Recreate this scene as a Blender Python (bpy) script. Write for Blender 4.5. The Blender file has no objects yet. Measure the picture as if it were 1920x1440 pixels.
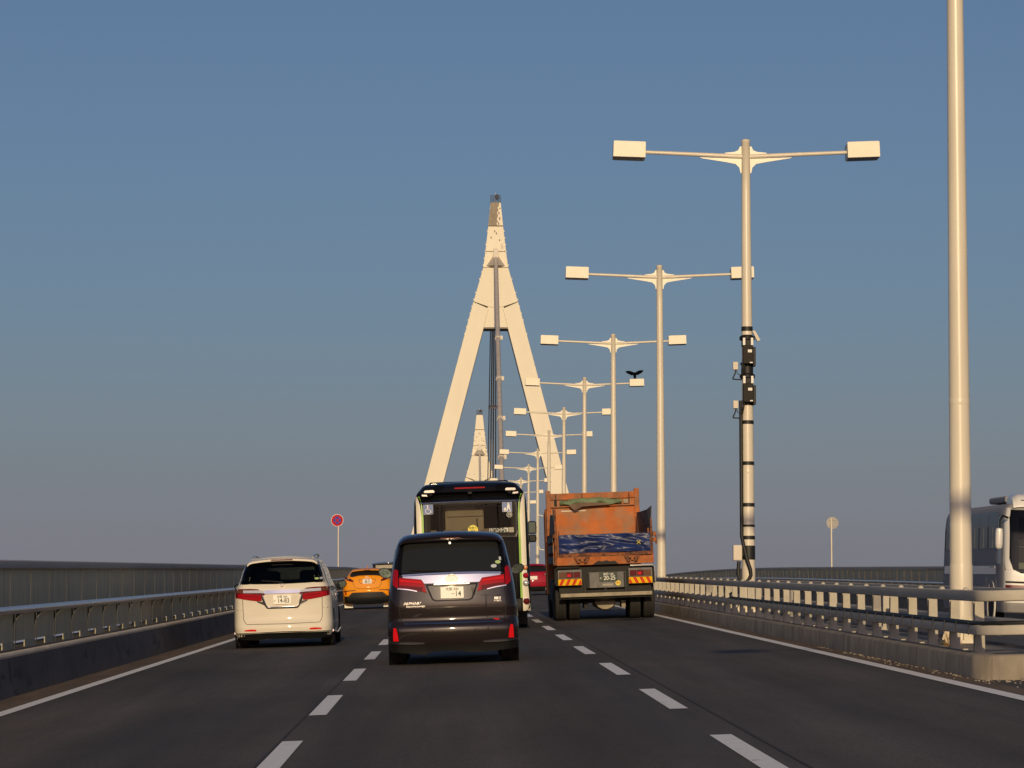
import bpy, bmesh, math, random
from mathutils import Vector, Matrix, noise
rad = math.radians
random.seed(11)
scene = bpy.context.scene
COL = scene.collection

# ------------------------------------------------------------------ place constants (metres)
F, CAMH, GRADE, CROSS = 6000.0, 1.36, 0.03, 0.035
XMED = 6.3                                   # middle of the median, crown of the deck
def drop(y): return 0.0 if y < 170 else (y - 170) ** 2 / 21280.0
def rz(x, y):                                # road surface height
    return GRADE * y - drop(y) + (CROSS * x if x <= XMED else CROSS * (2 * XMED - x))

# ------------------------------------------------------------------ camera
cam = bpy.data.cameras.new('camera')
cam.sensor_width = 36.0
cam.lens = F / 1920 * 36
cam.clip_start, cam.clip_end = 0.5, 60000
camo = bpy.data.objects.new('camera', cam)
COL.objects.link(camo)
camo.location = (0, 0, CAMH)
camo.rotation_euler = (rad(90) + math.atan(GRADE) + math.atan(347 / F), 0, -math.asin(110 / F))
scene.camera = camo

# ------------------------------------------------------------------ sky, sun, exposure
SUN_EL, SUN_AZ = 13.8, 0.7                   # sun low behind the camera, a touch to the left
w = bpy.data.worlds.new('World'); scene.world = w; w.use_nodes = True
nt = w.node_tree; nt.nodes.clear()
out = nt.nodes.new('ShaderNodeOutputWorld'); bg = nt.nodes.new('ShaderNodeBackground')
sky = nt.nodes.new('ShaderNodeTexSky')
sky.sky_type = 'NISHITA'; sky.sun_disc = False
sky.sun_elevation = rad(SUN_EL)
sky.sun_rotation = rad(180 + SUN_AZ)
sky.altitude = 0; sky.air_density = 1.0; sky.dust_density = 2.0; sky.ozone_density = 6.0
bg.inputs['Strength'].default_value = 0.1
# light grading of the sky, and the thin mauve-grey band of sea haze that lies all round the horizon
tint = nt.nodes.new('ShaderNodeVectorMath'); tint.operation = 'MULTIPLY'; tint.inputs[1].default_value = (1.07, 0.75, 0.645)
tcw = nt.nodes.new('ShaderNodeTexCoord'); spz = nt.nodes.new('ShaderNodeSeparateXYZ'); mrz = nt.nodes.new('ShaderNodeMapRange')
mrz.interpolation_type = 'SMOOTHSTEP'; mrz.inputs[1].default_value = -0.01; mrz.inputs[2].default_value = 0.12; mrz.inputs[3].default_value = 0.72; mrz.inputs[4].default_value = 0.0
mixw = nt.nodes.new('ShaderNodeMix'); mixw.data_type = 'RGBA'; mixw.inputs[7].default_value = (2.35, 2.32, 2.95, 1)
nt.links.new(sky.outputs[0], tint.inputs[0]); nt.links.new(tcw.outputs['Generated'], spz.inputs[0]); nt.links.new(spz.outputs[2], mrz.inputs[0])
hz = nt.nodes.new('ShaderNodeMapping'); hz.inputs['Scale'].default_value = (3, 3, 22); hn = nt.nodes.new('ShaderNodeTexNoise'); hn.inputs['Scale'].default_value = 1.3; hn.inputs['Detail'].default_value = 4
hr = nt.nodes.new('ShaderNodeMapRange'); hr.inputs[1].default_value = .3; hr.inputs[2].default_value = .7; hr.inputs[3].default_value = .84; hr.inputs[4].default_value = 1.16; hm = nt.nodes.new('ShaderNodeMath'); hm.operation = 'MULTIPLY'
nt.links.new(tcw.outputs['Generated'], hz.inputs[0]); nt.links.new(hz.outputs[0], hn.inputs['Vector']); nt.links.new(hn.outputs['Fac'], hr.inputs[0]); nt.links.new(mrz.outputs[0], hm.inputs[0]); nt.links.new(hr.outputs[0], hm.inputs[1])
nt.links.new(hm.outputs[0], mixw.inputs[0]); nt.links.new(tint.outputs[0], mixw.inputs[6])
nt.links.new(mixw.outputs[2], bg.inputs[0]); nt.links.new(bg.outputs[0], out.inputs[0])
sun = bpy.data.lights.new('sun', 'SUN'); sun.energy = 2.5; sun.angle = rad(0.53); sun.color = (1.0, 0.765, 0.43)
suno = bpy.data.objects.new('sun', sun); COL.objects.link(suno)
d = Vector((math.sin(rad(SUN_AZ)) * math.cos(rad(SUN_EL)), math.cos(rad(SUN_AZ)) * math.cos(rad(SUN_EL)), -math.sin(rad(SUN_EL))))
suno.rotation_euler = d.to_track_quat('-Z', 'Y').to_euler()
suno.location = (0, -50, 60)
vs = scene.view_settings
vs.view_transform = 'Standard'; vs.look = 'None'; vs.gamma = 1; vs.exposure = 0.0

# ------------------------------------------------------------------ materials
MATS = {}
def mat(name, col, rough=0.5, metal=0.0, coat=0.0, var=0.0, vs=3.0, stretch=(1, 1, 1), bump=0.0, bs=60.0, col2=None, lo=0.4, hi=0.6, spec=0.5, rvar=0.0):
    m = bpy.data.materials.new(name); m.use_nodes = True
    t = m.node_tree; n = t.nodes; L = t.links
    b = n['Principled BSDF']
    b.inputs['Base Color'].default_value = (*col, 1); b.inputs['Roughness'].default_value = rough
    b.inputs['Metallic'].default_value = metal; b.inputs['Specular IOR Level'].default_value = spec
    if coat: b.inputs['Coat Weight'].default_value = coat; b.inputs['Coat Roughness'].default_value = 0.03
    if var or bump or col2 or rvar:
        tc = n.new('ShaderNodeTexCoord'); mp = n.new('ShaderNodeMapping'); mp.inputs['Scale'].default_value = stretch
        oi = n.new('ShaderNodeObjectInfo'); ad = n.new('ShaderNodeVectorMath'); ad.operation = 'ADD'
        L.new(tc.outputs['Object'], mp.inputs[0])
        ml = n.new('ShaderNodeMath'); ml.operation = 'MULTIPLY'; ml.inputs[1].default_value = 37.0
        L.new(oi.outputs['Random'], ml.inputs[0]); L.new(mp.outputs[0], ad.inputs[0]); L.new(ml.outputs[0], ad.inputs[1])
        nz = n.new('ShaderNodeTexNoise'); nz.inputs['Scale'].default_value = vs; nz.inputs['Detail'].default_value = 7; nz.inputs['Roughness'].default_value = 0.6
        L.new(ad.outputs[0], nz.inputs['Vector'])
        src = None
        if col2:
            mr = n.new('ShaderNodeMapRange'); mr.inputs[1].default_value = lo; mr.inputs[2].default_value = hi
            L.new(nz.outputs['Fac'], mr.inputs[0])
            mx = n.new('ShaderNodeMix'); mx.data_type = 'RGBA'; mx.inputs[6].default_value = (*col, 1); mx.inputs[7].default_value = (*col2, 1)
            L.new(mr.outputs[0], mx.inputs[0]); src = mx.outputs[2]
        if var:
            nz2 = n.new('ShaderNodeTexNoise'); nz2.inputs['Scale'].default_value = vs * 2.3; nz2.inputs['Detail'].default_value = 5
            L.new(ad.outputs[0], nz2.inputs['Vector'])
            mr = n.new('ShaderNodeMapRange'); mr.inputs[1].default_value = 0.3; mr.inputs[2].default_value = 0.7
            mr.inputs[3].default_value = 1 - var; mr.inputs[4].default_value = 1 + var
            L.new((nz2 if col2 else nz).outputs['Fac'], mr.inputs[0])
            sc = n.new('ShaderNodeVectorMath'); sc.operation = 'SCALE'
            if src: L.new(src, sc.inputs[0])
            else: sc.inputs[0].default_value = col
            L.new(mr.outputs[0], sc.inputs['Scale']); src = sc.outputs[0]
        if src: L.new(src, b.inputs['Base Color'])
        if rvar:
            mr = n.new('ShaderNodeMapRange'); mr.inputs[1].default_value = 0.3; mr.inputs[2].default_value = 0.7
            mr.inputs[3].default_value = max(0.02, rough - rvar); mr.inputs[4].default_value = rough + rvar
            L.new(nz.outputs['Fac'], mr.inputs[0]); L.new(mr.outputs[0], b.inputs['Roughness'])
        if bump:
            nb = n.new('ShaderNodeTexNoise'); nb.inputs['Scale'].default_value = bs; nb.inputs['Detail'].default_value = 4
            L.new(tc.outputs['Object'], nb.inputs['Vector'])
            bp = n.new('ShaderNodeBump'); bp.inputs['Strength'].default_value = bump; bp.inputs['Distance'].default_value = 0.01
            L.new(nb.outputs['Fac'], bp.inputs['Height']); L.new(bp.outputs[0], b.inputs['Normal'])
    MATS[name] = m
    return m

def asphalt_mat(name, base, warm):
    m = bpy.data.materials.new(name); m.use_nodes = True
    t = m.node_tree; n = t.nodes; L = t.links; b = n['Principled BSDF']
    tc = n.new('ShaderNodeTexCoord')
    def nse(scale, st, det=5):
        mp = n.new('ShaderNodeMapping'); mp.inputs['Scale'].default_value = st
        L.new(tc.outputs['Object'], mp.inputs[0])
        z = n.new('ShaderNodeTexNoise'); z.inputs['Scale'].default_value = scale; z.inputs['Detail'].default_value = det; z.inputs['Roughness'].default_value = 0.62
        L.new(mp.outputs[0], z.inputs['Vector']); return z.outputs['Fac']
    def rng(s, a, b_, c, d_):
        r = n.new('ShaderNodeMapRange'); r.inputs[1].default_value = a; r.inputs[2].default_value = b_; r.inputs[3].default_value = c; r.inputs[4].default_value = d_
        L.new(s, r.inputs[0]); return r.outputs[0]
    def mul(a, b_):
        k = n.new('ShaderNodeMath'); k.operation = 'MULTIPLY'; L.new(a, k.inputs[0]); L.new(b_, k.inputs[1]); return k.outputs[0]
    streak = rng(nse(1.0, (1.1, 0.025, 1)), 0.3, 0.7, 0.72, 1.28)
    patch = rng(nse(1.0, (0.5, 0.16, 1)), 0.3, 0.7, 0.84, 1.16)
    grain = rng(nse(34.0, (1, 1, 1), 4), 0.25, 0.75, 0.55, 1.45)
    tone = mul(mul(streak, patch), grain)
    mx = n.new('ShaderNodeMix'); mx.data_type = 'RGBA'; mx.inputs[6].default_value = (*base, 1); mx.inputs[7].default_value = (*warm, 1)
    L.new(rng(nse(1.0, (0.8, 0.05, 1)), 0.38, 0.62, 0, 1), mx.inputs[0])
    sc = n.new('ShaderNodeVectorMath'); sc.operation = 'SCALE'; L.new(mx.outputs[2], sc.inputs[0]); L.new(tone, sc.inputs['Scale'])
    L.new(sc.outputs[0], b.inputs['Base Color'])
    b.inputs['Roughness'].default_value = 0.85; b.inputs['Specular IOR Level'].default_value = 0.25
    bp = n.new('ShaderNodeBump'); bp.inputs['Strength'].default_value = 0.5; bp.inputs['Distance'].default_value = 0.006
    L.new(nse(120.0, (1, 1, 1), 3), bp.inputs['Height']); L.new(bp.outputs[0], b.inputs['Normal'])
    MATS[name] = m

def glass_mat(name, tint, refl=(.5, .5, .5)):
    m = bpy.data.materials.new(name); m.use_nodes = True
    t = m.node_tree; n = t.nodes; L = t.links; n.remove(n['Principled BSDF'])
    o = n['Material Output']; tr = n.new('ShaderNodeBsdfTransparent'); tr.inputs[0].default_value = (*tint, 1)
    gl = n.new('ShaderNodeBsdfGlossy'); gl.inputs['Roughness'].default_value = 0.02; gl.inputs[0].default_value = (*refl, 1)
    fr = n.new('ShaderNodeFresnel'); fr.inputs[0].default_value = 1.5
    mx = n.new('ShaderNodeMixShader'); L.new(fr.outputs[0], mx.inputs[0]); L.new(tr.outputs[0], mx.inputs[1]); L.new(gl.outputs[0], mx.inputs[2])
    L.new(mx.outputs[0], o.inputs[0]); MATS[name] = m

asphalt_mat('asphalt', (0.078, 0.073, 0.072), (0.104, 0.088, 0.078))
asphalt_mat('asphalt_far', (0.10, 0.094, 0.097), (0.115, 0.104, 0.10))
mat('gutter_dirt', (0.125, 0.085, 0.06), 0.95, var=0.3, vs=3, stretch=(1, .15, 1), bump=.4, bs=90)
mat('white_line', (0.93, 0.91, 0.89), 0.6, var=0.05, vs=6, bump=.2, bs=120, col2=(0.42, 0.40, 0.38), lo=.60, hi=.78)
mat('seam', (0.028, 0.026, 0.026), 0.8, var=.2)
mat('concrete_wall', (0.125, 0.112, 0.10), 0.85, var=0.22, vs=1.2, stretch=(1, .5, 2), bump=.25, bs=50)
mat('stain', (0.085, 0.077, 0.07), 0.9, var=.3, vs=5)
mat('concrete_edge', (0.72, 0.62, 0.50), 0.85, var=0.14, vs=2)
mat('kerb_concrete', (0.31, 0.265, 0.21), 0.9, var=0.26, vs=1.6, stretch=(1.5, 1.2, .55), bump=.35, bs=45, col2=(0.135, 0.112, 0.09), lo=.5, hi=.8)
mat('median_top', (0.24, 0.22, 0.20), 0.9, var=0.25, vs=3, bump=.3, bs=60)
mat('fence_paint', (0.63, 0.565, 0.39), 0.75, spec=.15, var=0.10, vs=1.6, stretch=(3, 3, .35), col2=(0.49, 0.435, 0.295), lo=.5, hi=.78)
mat('fence_cap', (0.38, 0.345, 0.315), 0.6, var=0.08, vs=1.5, stretch=(1, .2, 1))
mat('rail_paint', (0.52, 0.48, 0.41), 0.8, spec=.08, var=0.10, vs=2.0, stretch=(2, .5, 2))
mat('rail_post', (0.44, 0.41, 0.30), 0.5, var=0.12, vs=3)
mat('rail_galv', (0.55, 0.53, 0.53), 0.3, metal=0.6, var=0.08, vs=2)
mat('pole_paint', (0.72, 0.655, 0.54), 0.33, var=0.06, vs=2.5, stretch=(2, 2, .3))
mat('lamp_paint', (0.78, 0.715, 0.575), 0.4, var=0.06, vs=4)
mat('lamp_lens', (0.05, 0.05, 0.05), 0.25)
mat('tower_paint', (0.80, 0.735, 0.60), 0.55, var=0.03, vs=.3, stretch=(1, 1, .4))
mat('tower_worn', (0.30, 0.255, 0.20), 0.8, var=0.15, vs=1.4)
mat('tower_joint', (0.22, 0.19, 0.16), 0.7)
mat('cable_grey', (0.60, 0.53, 0.46), 0.5, var=0.12, vs=.6)
mat('cable_dark', (0.30, 0.28, 0.27), 0.5, var=0.2, vs=.6)
mat('cable_pale', (0.66, 0.60, 0.52), 0.5, var=.1)
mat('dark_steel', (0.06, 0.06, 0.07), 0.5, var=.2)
mat('sign_red', (0.50, 0.02, 0.03),  0.6, spec=.05); mat('sign_blue', (0.03, 0.09, 0.42),  0.6, spec=.05); mat('sign_white', (0.8, 0.78, 0.74), 0.5)
mat('sign_back', (0.36, 0.35, 0.34), 0.6, var=.08)
mat('rubber', (0.022, 0.021, 0.021), 0.8, var=.15, vs=6, bump=.3, bs=80)
mat('black_plastic', (0.010, 0.010, 0.011), 0.5, var=.15, spec=.25)
mat('black_gloss', (0.005, 0.005, 0.006), 0.06, spec=.2)
mat('chrome', (0.80, 0.80, 0.82), 0.09, metal=1.0)
mat('dark_chrome', (0.30, 0.29, 0.29), 0.16, metal=1.0)
mat('alloy', (0.45, 0.45, 0.46), 0.25, metal=1.0)
mat('paint_dark', (0.014, 0.009, 0.010), 0.25, spec=.08, coat=1.0)
mat('paint_pearl', (0.74, 0.68, 0.575), 0.5, spec=.15, coat=.5)
mat('paint_orange', (0.82, 0.30, 0.008), 0.5, spec=.08, coat=.35)
mat('paint_red', (0.36, 0.008, 0.03), 0.5, spec=.08, coat=.35)
mat('paint_navy', (0.012, 0.014, 0.025), 0.25, coat=1.0)
mat('paint_white', (0.78, 0.76, 0.73), 0.3, coat=1.0)
mat('paint_silver_shade', (0.32, 0.31, 0.315), 0.6, spec=.15)  # coach grey; shade on its white flanks is put into this colour
mat('paint_maroon', (0.13, 0.012, 0.02), 0.3, coat=1.0)
mat('bus_cream', (0.80, 0.74, 0.60), 0.35, coat=.6); mat('bus_green', (0.22, 0.48, 0.03), 0.35, coat=.6)
mat('privacy_glass', (0.018, 0.019, 0.020), 0.05, spec=.5)
mat('coach_glass', (0.05, 0.055, 0.06), 0.3, spec=.15)
mat('lens_red', (0.36, 0.006, 0.014), 0.5, spec=.05, coat=.3); mat('lens_dark_red', (0.11, 0.006, 0.010), 0.5, spec=.05, coat=.3)
mat('lens_amber', (0.62, 0.20, 0.03), 0.2, coat=.8); mat('lens_clear', (0.72, 0.70, 0.68), 0.12, metal=.5, coat=.8)
mat('lens_brown', (0.14, 0.055, 0.03), 0.5, spec=.1, coat=.2)
mat('reflector_red', (0.70, 0.010, 0.018), 0.5, spec=.05, coat=.2)
mat('plate_white', (0.80, 0.78, 0.72), 0.3, coat=.3); mat('plate_green', (0.035, 0.055, 0.04), 0.6); mat('ink', (0.02, 0.03, 0.025), 0.6); mat('ink_white', (0.82, 0.80, 0.74), 0.5)
mat('mirror_glass', (0.055, 0.072, 0.072), 0.03, metal=1.0)
mat('sticker_green', (0.42, 0.55, 0.25), 0.5); mat('sticker_pale', (0.5, 0.55, 0.6), 0.5); mat('sticker_yellow', (0.78, 0.66, 0.06), 0.45); mat('sticker_blue', (0.10, 0.16, 0.42), 0.4)
mat('seat_fabric', (0.05, 0.048, 0.05), 0.9, var=.2); mat('seat_pale', (0.30, 0.28, 0.25), 0.9, var=.15); mat('cabin_panel', (0.40, 0.36, 0.29), 0.7, var=.1)
mat('cabin_dark', (0.02, 0.02, 0.021), 0.9)
glass_mat('tint_glass', (0.34, 0.36, 0.36)); glass_mat('bus_glass', (0.62, 0.60, 0.55), (.2, .2, .2)); glass_mat('screen_glass', (0.55, 0.62, 0.60))
mat('truck_orange', (0.46, 0.145, 0.05), 0.75, spec=.1, var=0.2, vs=2.5, col2=(0.30, 0.15, 0.085), lo=.42, hi=.6, bump=.15, bs=12)
mat('truck_wall', (0.52, 0.165, 0.055), 0.7, spec=.1, var=0.12, vs=1.6, col2=(0.38, 0.20, 0.115), lo=.42, hi=.56, bump=.12, bs=5)
mat('truck_rust', (0.25, 0.085, 0.035), 0.8, var=0.4, vs=7, col2=(0.09, 0.04, 0.025), lo=.45, hi=.62, bump=.3, bs=30)
mat('truck_frame', (0.02, 0.019, 0.019), 0.75, var=.3, vs=5)
mat('truck_grey', (0.17, 0.165, 0.165), 0.7, var=.25, vs=4)
mat('board_dark', (0.075, 0.072, 0.075), 0.8, var=.35, vs=3, stretch=(1, 1, .3))
mat('axle_mud', (0.36, 0.31, 0.23), 0.85, var=.25, vs=6)
mat('tarp_blue', (0.016, 0.030, 0.125), 0.33, var=.45, vs=2.6, spec=.22, bump=.35, bs=9)
mat('tarp_green', (0.17, 0.23, 0.125), 0.7, var=.25, vs=4); mat('tarp_under', (0.16, 0.10, 0.07), 0.8, var=.3)
mat('warn_yellow', (0.85, 0.50, 0.01), 0.6, spec=.1); mat('warn_red', (0.62, 0.05, 0.02), 0.6, spec=.1); mat('warn_orange', (0.80, 0.30, 0.02), 0.4)
mat('cable_black', (0.012, 0.012, 0.012), 0.55); mat('box_beige', (0.66, 0.58, 0.48), 0.5); mat('unit_brown', (0.022, 0.017, 0.014), 0.6, spec=.2)
mat('feather', (0.003, 0.003, 0.004), 0.8, spec=.03); mat('dry_grass', (0.36, 0.23, 0.09), 0.9)
mat('sea', (0.03, 0.05, 0.06), 0.12, bump=.5, bs=.08)

# ------------------------------------------------------------------ mesh helpers
class MB:
    def __init__(s): s.v = []; s.f = []
    def add(s, v, f):
        o = len(s.v); s.v += [tuple(p) for p in v]; s.f += [tuple(i + o for i in q) for q in f]; return s
    def box(s, x0, x1, y0, y1, z0, z1):
        return s.add([(x0, y0, z0), (x1, y0, z0), (x1, y1, z0), (x0, y1, z0), (x0, y0, z1), (x1, y0, z1), (x1, y1, z1), (x0, y1, z1)],
                     [(0, 3, 2, 1), (4, 5, 6, 7), (0, 1, 5, 4), (1, 2, 6, 5), (2, 3, 7, 6), (3, 0, 4, 7)])
    def prism(s, poly, a0, a1, axis='y'):          # polygon in the other two axes, extruded along axis
        n = len(poly); v = []
        for a in (a0, a1):
            for p, q in poly:
                v.append((p, a, q) if axis == 'y' else (a, p, q) if axis == 'x' else (p, q, a))
        return s.add(v, [tuple(range(n)), tuple(range(2 * n - 1, n - 1, -1))] + [(i, i + n, (i + 1) % n + n, (i + 1) % n) for i in range(n)])
    def loft(s, rings, close=True, caps=True):
        n = len(rings[0]); v = [p for r in rings for p in r]; f = []
        for j in range(len(rings) - 1):
            for i in range(n if close else n - 1):
                a, b = j * n + i, j * n + (i + 1) % n
                f.append((a, b, b + n, a + n))
        if caps and close: f += [tuple(range(n))[::-1], tuple(range((len(rings) - 1) * n, len(rings) * n))]
        return s.add(v, f)
    def tube(s, pts, r, n=10, caps=True):
        pts = [Vector(p) for p in pts]; rr = r if isinstance(r, (list, tuple)) else [r] * len(pts); rings = []
        up = None
        for i, p in enumerate(pts):
            t = (pts[min(i + 1, len(pts) - 1)] - pts[max(i - 1, 0)]).normalized()
            if up is None: up = Vector((0, 0, 1)) if abs(t.z) < .9 else Vector((0, 1, 0))
            a = t.cross(up).normalized(); b = a.cross(t).normalized(); up = b
            rings.append([p + (a * math.cos(k * 2 * math.pi / n) + b * math.sin(k * 2 * math.pi / n)) * rr[i] for k in range(n)])
        return s.loft(rings, caps=caps)
    def lathe(s, prof, n=24, axis='z', c=(0, 0, 0), caps=True):   # prof: (radius, along)
        rings = []
        for r, a in prof:
            rg = []
            for k in range(n):
                u, v_ = r * math.cos(k * 2 * math.pi / n), r * math.sin(k * 2 * math.pi / n)
                q = (u, v_, a) if axis == 'z' else (a, u, v_) if axis == 'x' else (u, a, v_)
                rg.append((q[0] + c[0], q[1] + c[1], q[2] + c[2]))
            rings.append(rg)
        return s.loft(rings, caps=caps)
    def mesh(s, name, m=None, smooth=None):
        me = bpy.data.meshes.new(name)
        bm = bmesh.new()
        vv = [bm.verts.new(p) for p in s.v]
        for q in s.f:
            try: bm.faces.new([vv[i] for i in q])
            except ValueError: pass
        bmesh.ops.recalc_face_normals(bm, faces=bm.faces)
        bm.to_mesh(me); bm.free()
        if smooth is not None:
            me.polygons.foreach_set('use_smooth', [True] * len(me.polygons))
            if smooth < 170: me.set_sharp_from_angle(angle=rad(smooth))
        if m: me.materials.append(MATS[m])
        return me
    def build(s, name, m, parent=None, smooth=None, bevel=0.0, loc=None, rot=None, seg=2):
        return link(name, s.mesh(name, m, smooth), parent, loc, rot, bevel, seg)

def link(name, me, parent=None, loc=None, rot=None, bevel=0.0, seg=2):
    o = bpy.data.objects.new(name, me); COL.objects.link(o)
    if parent is not None: o.parent = parent
    if loc is not None: o.location = loc
    if rot is not None: o.rotation_euler = rot
    if bevel:
        b = o.modifiers.new('bevel', 'BEVEL'); b.width = bevel; b.segments = seg; b.limit_method = 'ANGLE'; b.angle_limit = rad(40)
        me.polygons.foreach_set('use_smooth', [True] * len(me.polygons))
        b.harden_normals = True
    return o
def tag(o, label=None, cat=None, group=None, kind=None):
    if label: o['label'] = label
    if cat: o['category'] = cat
    if group: o['group'] = group
    if kind: o['kind'] = kind
    return o
def thing(name, label, cat, loc=(0, 0, 0), rot=(0, 0, 0), group=None):
    o = bpy.data.objects.new(name, None); COL.objects.link(o); o.empty_display_size = .2
    o.location = loc; o.rotation_euler = rot
    return tag(o, label, cat, group)
def struct(o): return tag(o, kind='structure')
def text(name, body, size, m, parent, loc, rot=(rad(90), 0, 0), depth=0.002, sx=1.0, align='CENTER', shear=0.0, bold=0.0):
    cu = bpy.data.curves.new(name, 'FONT'); cu.body = body; cu.size = size; cu.align_x = align; cu.align_y = 'CENTER'
    cu.extrude = depth; cu.shear = shear; cu.offset = bold
    t = bpy.data.objects.new(name, cu); COL.objects.link(t)
    dg = bpy.context.evaluated_depsgraph_get(); dg.update()
    me = bpy.data.meshes.new_from_object(t.evaluated_get(dg))
    bpy.data.objects.remove(t); bpy.data.curves.remove(cu)
    me.name = name; me.materials.clear(); me.materials.append(MATS[m])
    o = link(name, me, parent, loc, rot); o.scale = (sx, 1, 1)
    return o
def lerp(tab, x):
    if x <= tab[0][0]: return tab[0][1]
    for (a, p), (b, q) in zip(tab, tab[1:]):
        if x <= b: return p + (q - p) * (x - a) / (b - a)
    return tab[-1][1]
def smo(tab, x, h=.025): return (lerp(tab, x - h) + lerp(tab, x) * 2 + lerp(tab, x + h)) / 4

# ================================================================== THE SETTING
YS = [-150, -120, -90, -60] + [-30 + 6 * i for i in range(80)] + [450 + 25 * i for i in range(36)]
def sheet(name, x0, x1, dz, m, ys=YS, parent=None, nx=2):
    b = MB(); xs = [x0 + (x1 - x0) * i / (nx - 1) for i in range(nx)]
    v = [(x, y, rz(x, y) + dz) for y in ys for x in xs]
    f = [(j * nx + i, j * nx + i + 1, (j + 1) * nx + i + 1, (j + 1) * nx + i) for j in range(len(ys) - 1) for i in range(nx - 1)]
    return b.add(v, f).build(name, m, parent)
road = struct(sheet('road', -5.3, 5.56, 0, 'asphalt', nx=4))
opp = struct(sheet('opposite_road', 7.04, 17.9, 0, 'asphalt_far', nx=4))
struct(sheet('median_gap_pavement', 5.56, 7.04, -.003, 'asphalt', ys=[-150, -30, 0, 20, 33.9]))
gut = struct(sheet('gutter', -5.3, -4.83, .004, 'gutter_dirt'))
struct(sheet('median_gutter', 5.30, 5.56, .004, 'gutter_dirt'))
sheet('edge_line', -4.83, -4.66, .005, 'white_line', parent=road)
sheet('edge_line', 5.12, 5.29, .005, 'white_line', parent=road)
sheet('edge_line', 7.31, 7.48, .005, 'white_line', parent=opp)
sheet('edge_line', 17.26, 17.43, .005, 'white_line', parent=opp)
for x in (-1.42, 2.30): sheet('paving_seam', x, x + .022, .004, 'seam', parent=road)
PITCH = math.atan(GRADE)
dash = MB().add([(-.085, 0, 0), (.085, 0, 0), (.085, 4.85, 0), (-.085, 4.85, 0)], [(0, 1, 2, 3)]).mesh('lane_dash', 'white_line')
def dashes(x, y0, y1, parent):
    y = y0
    while y < y1:
        sl = math.atan((rz(x, y + 4.85) - rz(x, y)) / 4.85)
        o = link('lane_dash', dash, parent, (x, y, rz(x, y) + .006), (sl, -math.atan(CROSS if x < XMED else -CROSS), 0))
        y += 9.48
dashes(-1.30, 21.4, 330, road); dashes(2.08, 20.1, 330, road)
dashes(10.52, 24, 300, opp); dashes(13.9, 27, 300, opp)
# deck body under the roads
b = MB(); ring = []
for y in YS:
    ring.append([(-6.4, y, rz(-6.4, y) - .02), (-6.4, y, rz(-6.4, y) - .5), (-4, y, rz(0, y) - 3.4), (16.6, y, rz(0, y) - 3.4), (19.0, y, rz(19.0, y) - .5), (19.0, y, rz(19.0, y) - .02), (XMED, y, rz(XMED, y) - .02)])
struct(b.loft(ring).build('bridge_deck', 'concrete_edge'))
struct(MB().add([(-15000, -6000, -46), (15000, -6000, -46), (15000, 30000, -46), (-15000, 30000, -46)], [(0, 1, 2, 3)]).build('sea', 'sea'))

# ---- concrete parapets with their steel hand rail, and the steel wind fences behind them
def path_tube(xf, zf, ys, sect):           # extrude a cross-section (dx, dz) along the deck
    return [[(xf + dx, y, rz(xf, y) + zf + dz) for dx, dz in sect] for y in ys]
FAR_YS = lambda a: [a + 6 * i for i in range(16)] + [a + 96 + 12 * i for i in range(20)]
def parapet(side, label, near):
    sgn, xw = (-1, -5.3) if side == 'near' else (1, 17.9)
    p = thing('parapet', label, 'parapet')
    y = 8.0; seg = 8.6
    while y < 360:                           # cast concrete lengths with open joints
        y1 = y + seg - .03
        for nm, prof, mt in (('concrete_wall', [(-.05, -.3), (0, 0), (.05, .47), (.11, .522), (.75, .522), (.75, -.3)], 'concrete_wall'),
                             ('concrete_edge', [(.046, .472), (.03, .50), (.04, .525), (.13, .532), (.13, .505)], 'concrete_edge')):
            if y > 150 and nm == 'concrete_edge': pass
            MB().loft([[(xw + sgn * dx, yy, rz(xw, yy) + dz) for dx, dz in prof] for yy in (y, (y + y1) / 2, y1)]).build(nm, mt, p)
        y += seg
    rail_x = xw + sgn * .22
    sec = [(.06 * math.cos(k * math.pi / 8) * 1.25, .05 * math.sin(k * math.pi / 8)) for k in range(16)]
    MB().loft(path_tube(rail_x, 1.035, FAR_YS(8), sec)).build('hand_rail', 'rail_galv', p, smooth=60)
    MB().loft(path_tube(rail_x + sgn * .20, .80, FAR_YS(8), [(-.004, 0), (.004, 0), (.004, .19), (-.004, .19)])).build('rail_shade_strip', 'dark_steel', p)  # added dark strip, stands for the shade beneath the hand rail
    # each bay: a plate along the road with a curved upper corner, carried on a short foot, and a slim dark post at its end
    bay = [(.03, .625), (2.07, .625), (2.07, .985), (1.35, .985), (.80, .965), (.42, .925), (.16, .86), (.03, .80)]
    bm_ = MB().prism(bay, -.003, .003, 'x').mesh('bay_plate', 'fence_paint')
    po = MB().box(-.002, .002, -.05, .03, .53, 1.0).mesh('post', 'dark_steel')
    ft = MB().box(-.014, .014, -.95, -.02, .528, .625).mesh('foot', 'rail_post')
    far = MB(); y = 20.4; xb = xw + sgn * .36
    while y < 300:
        if y < 120:
            link('bay_plate', bm_, p, (xb, y, rz(xb, y)), (PITCH, 0, 0)); link('post', po, p, (xb - sgn * .03, y, rz(xb, y))); link('foot', ft, p, (xb, y, rz(xb, y)), (PITCH, 0, 0))
        else:
            far.prism([(y + a_, rz(xb, y + a_) + c_) for a_, c_ in bay], xb - .006, xb + .006, 'x')
        y += 2.1
    tag(far.build('distant_bays', 'fence_paint', p), kind='stuff')
    return p
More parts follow.
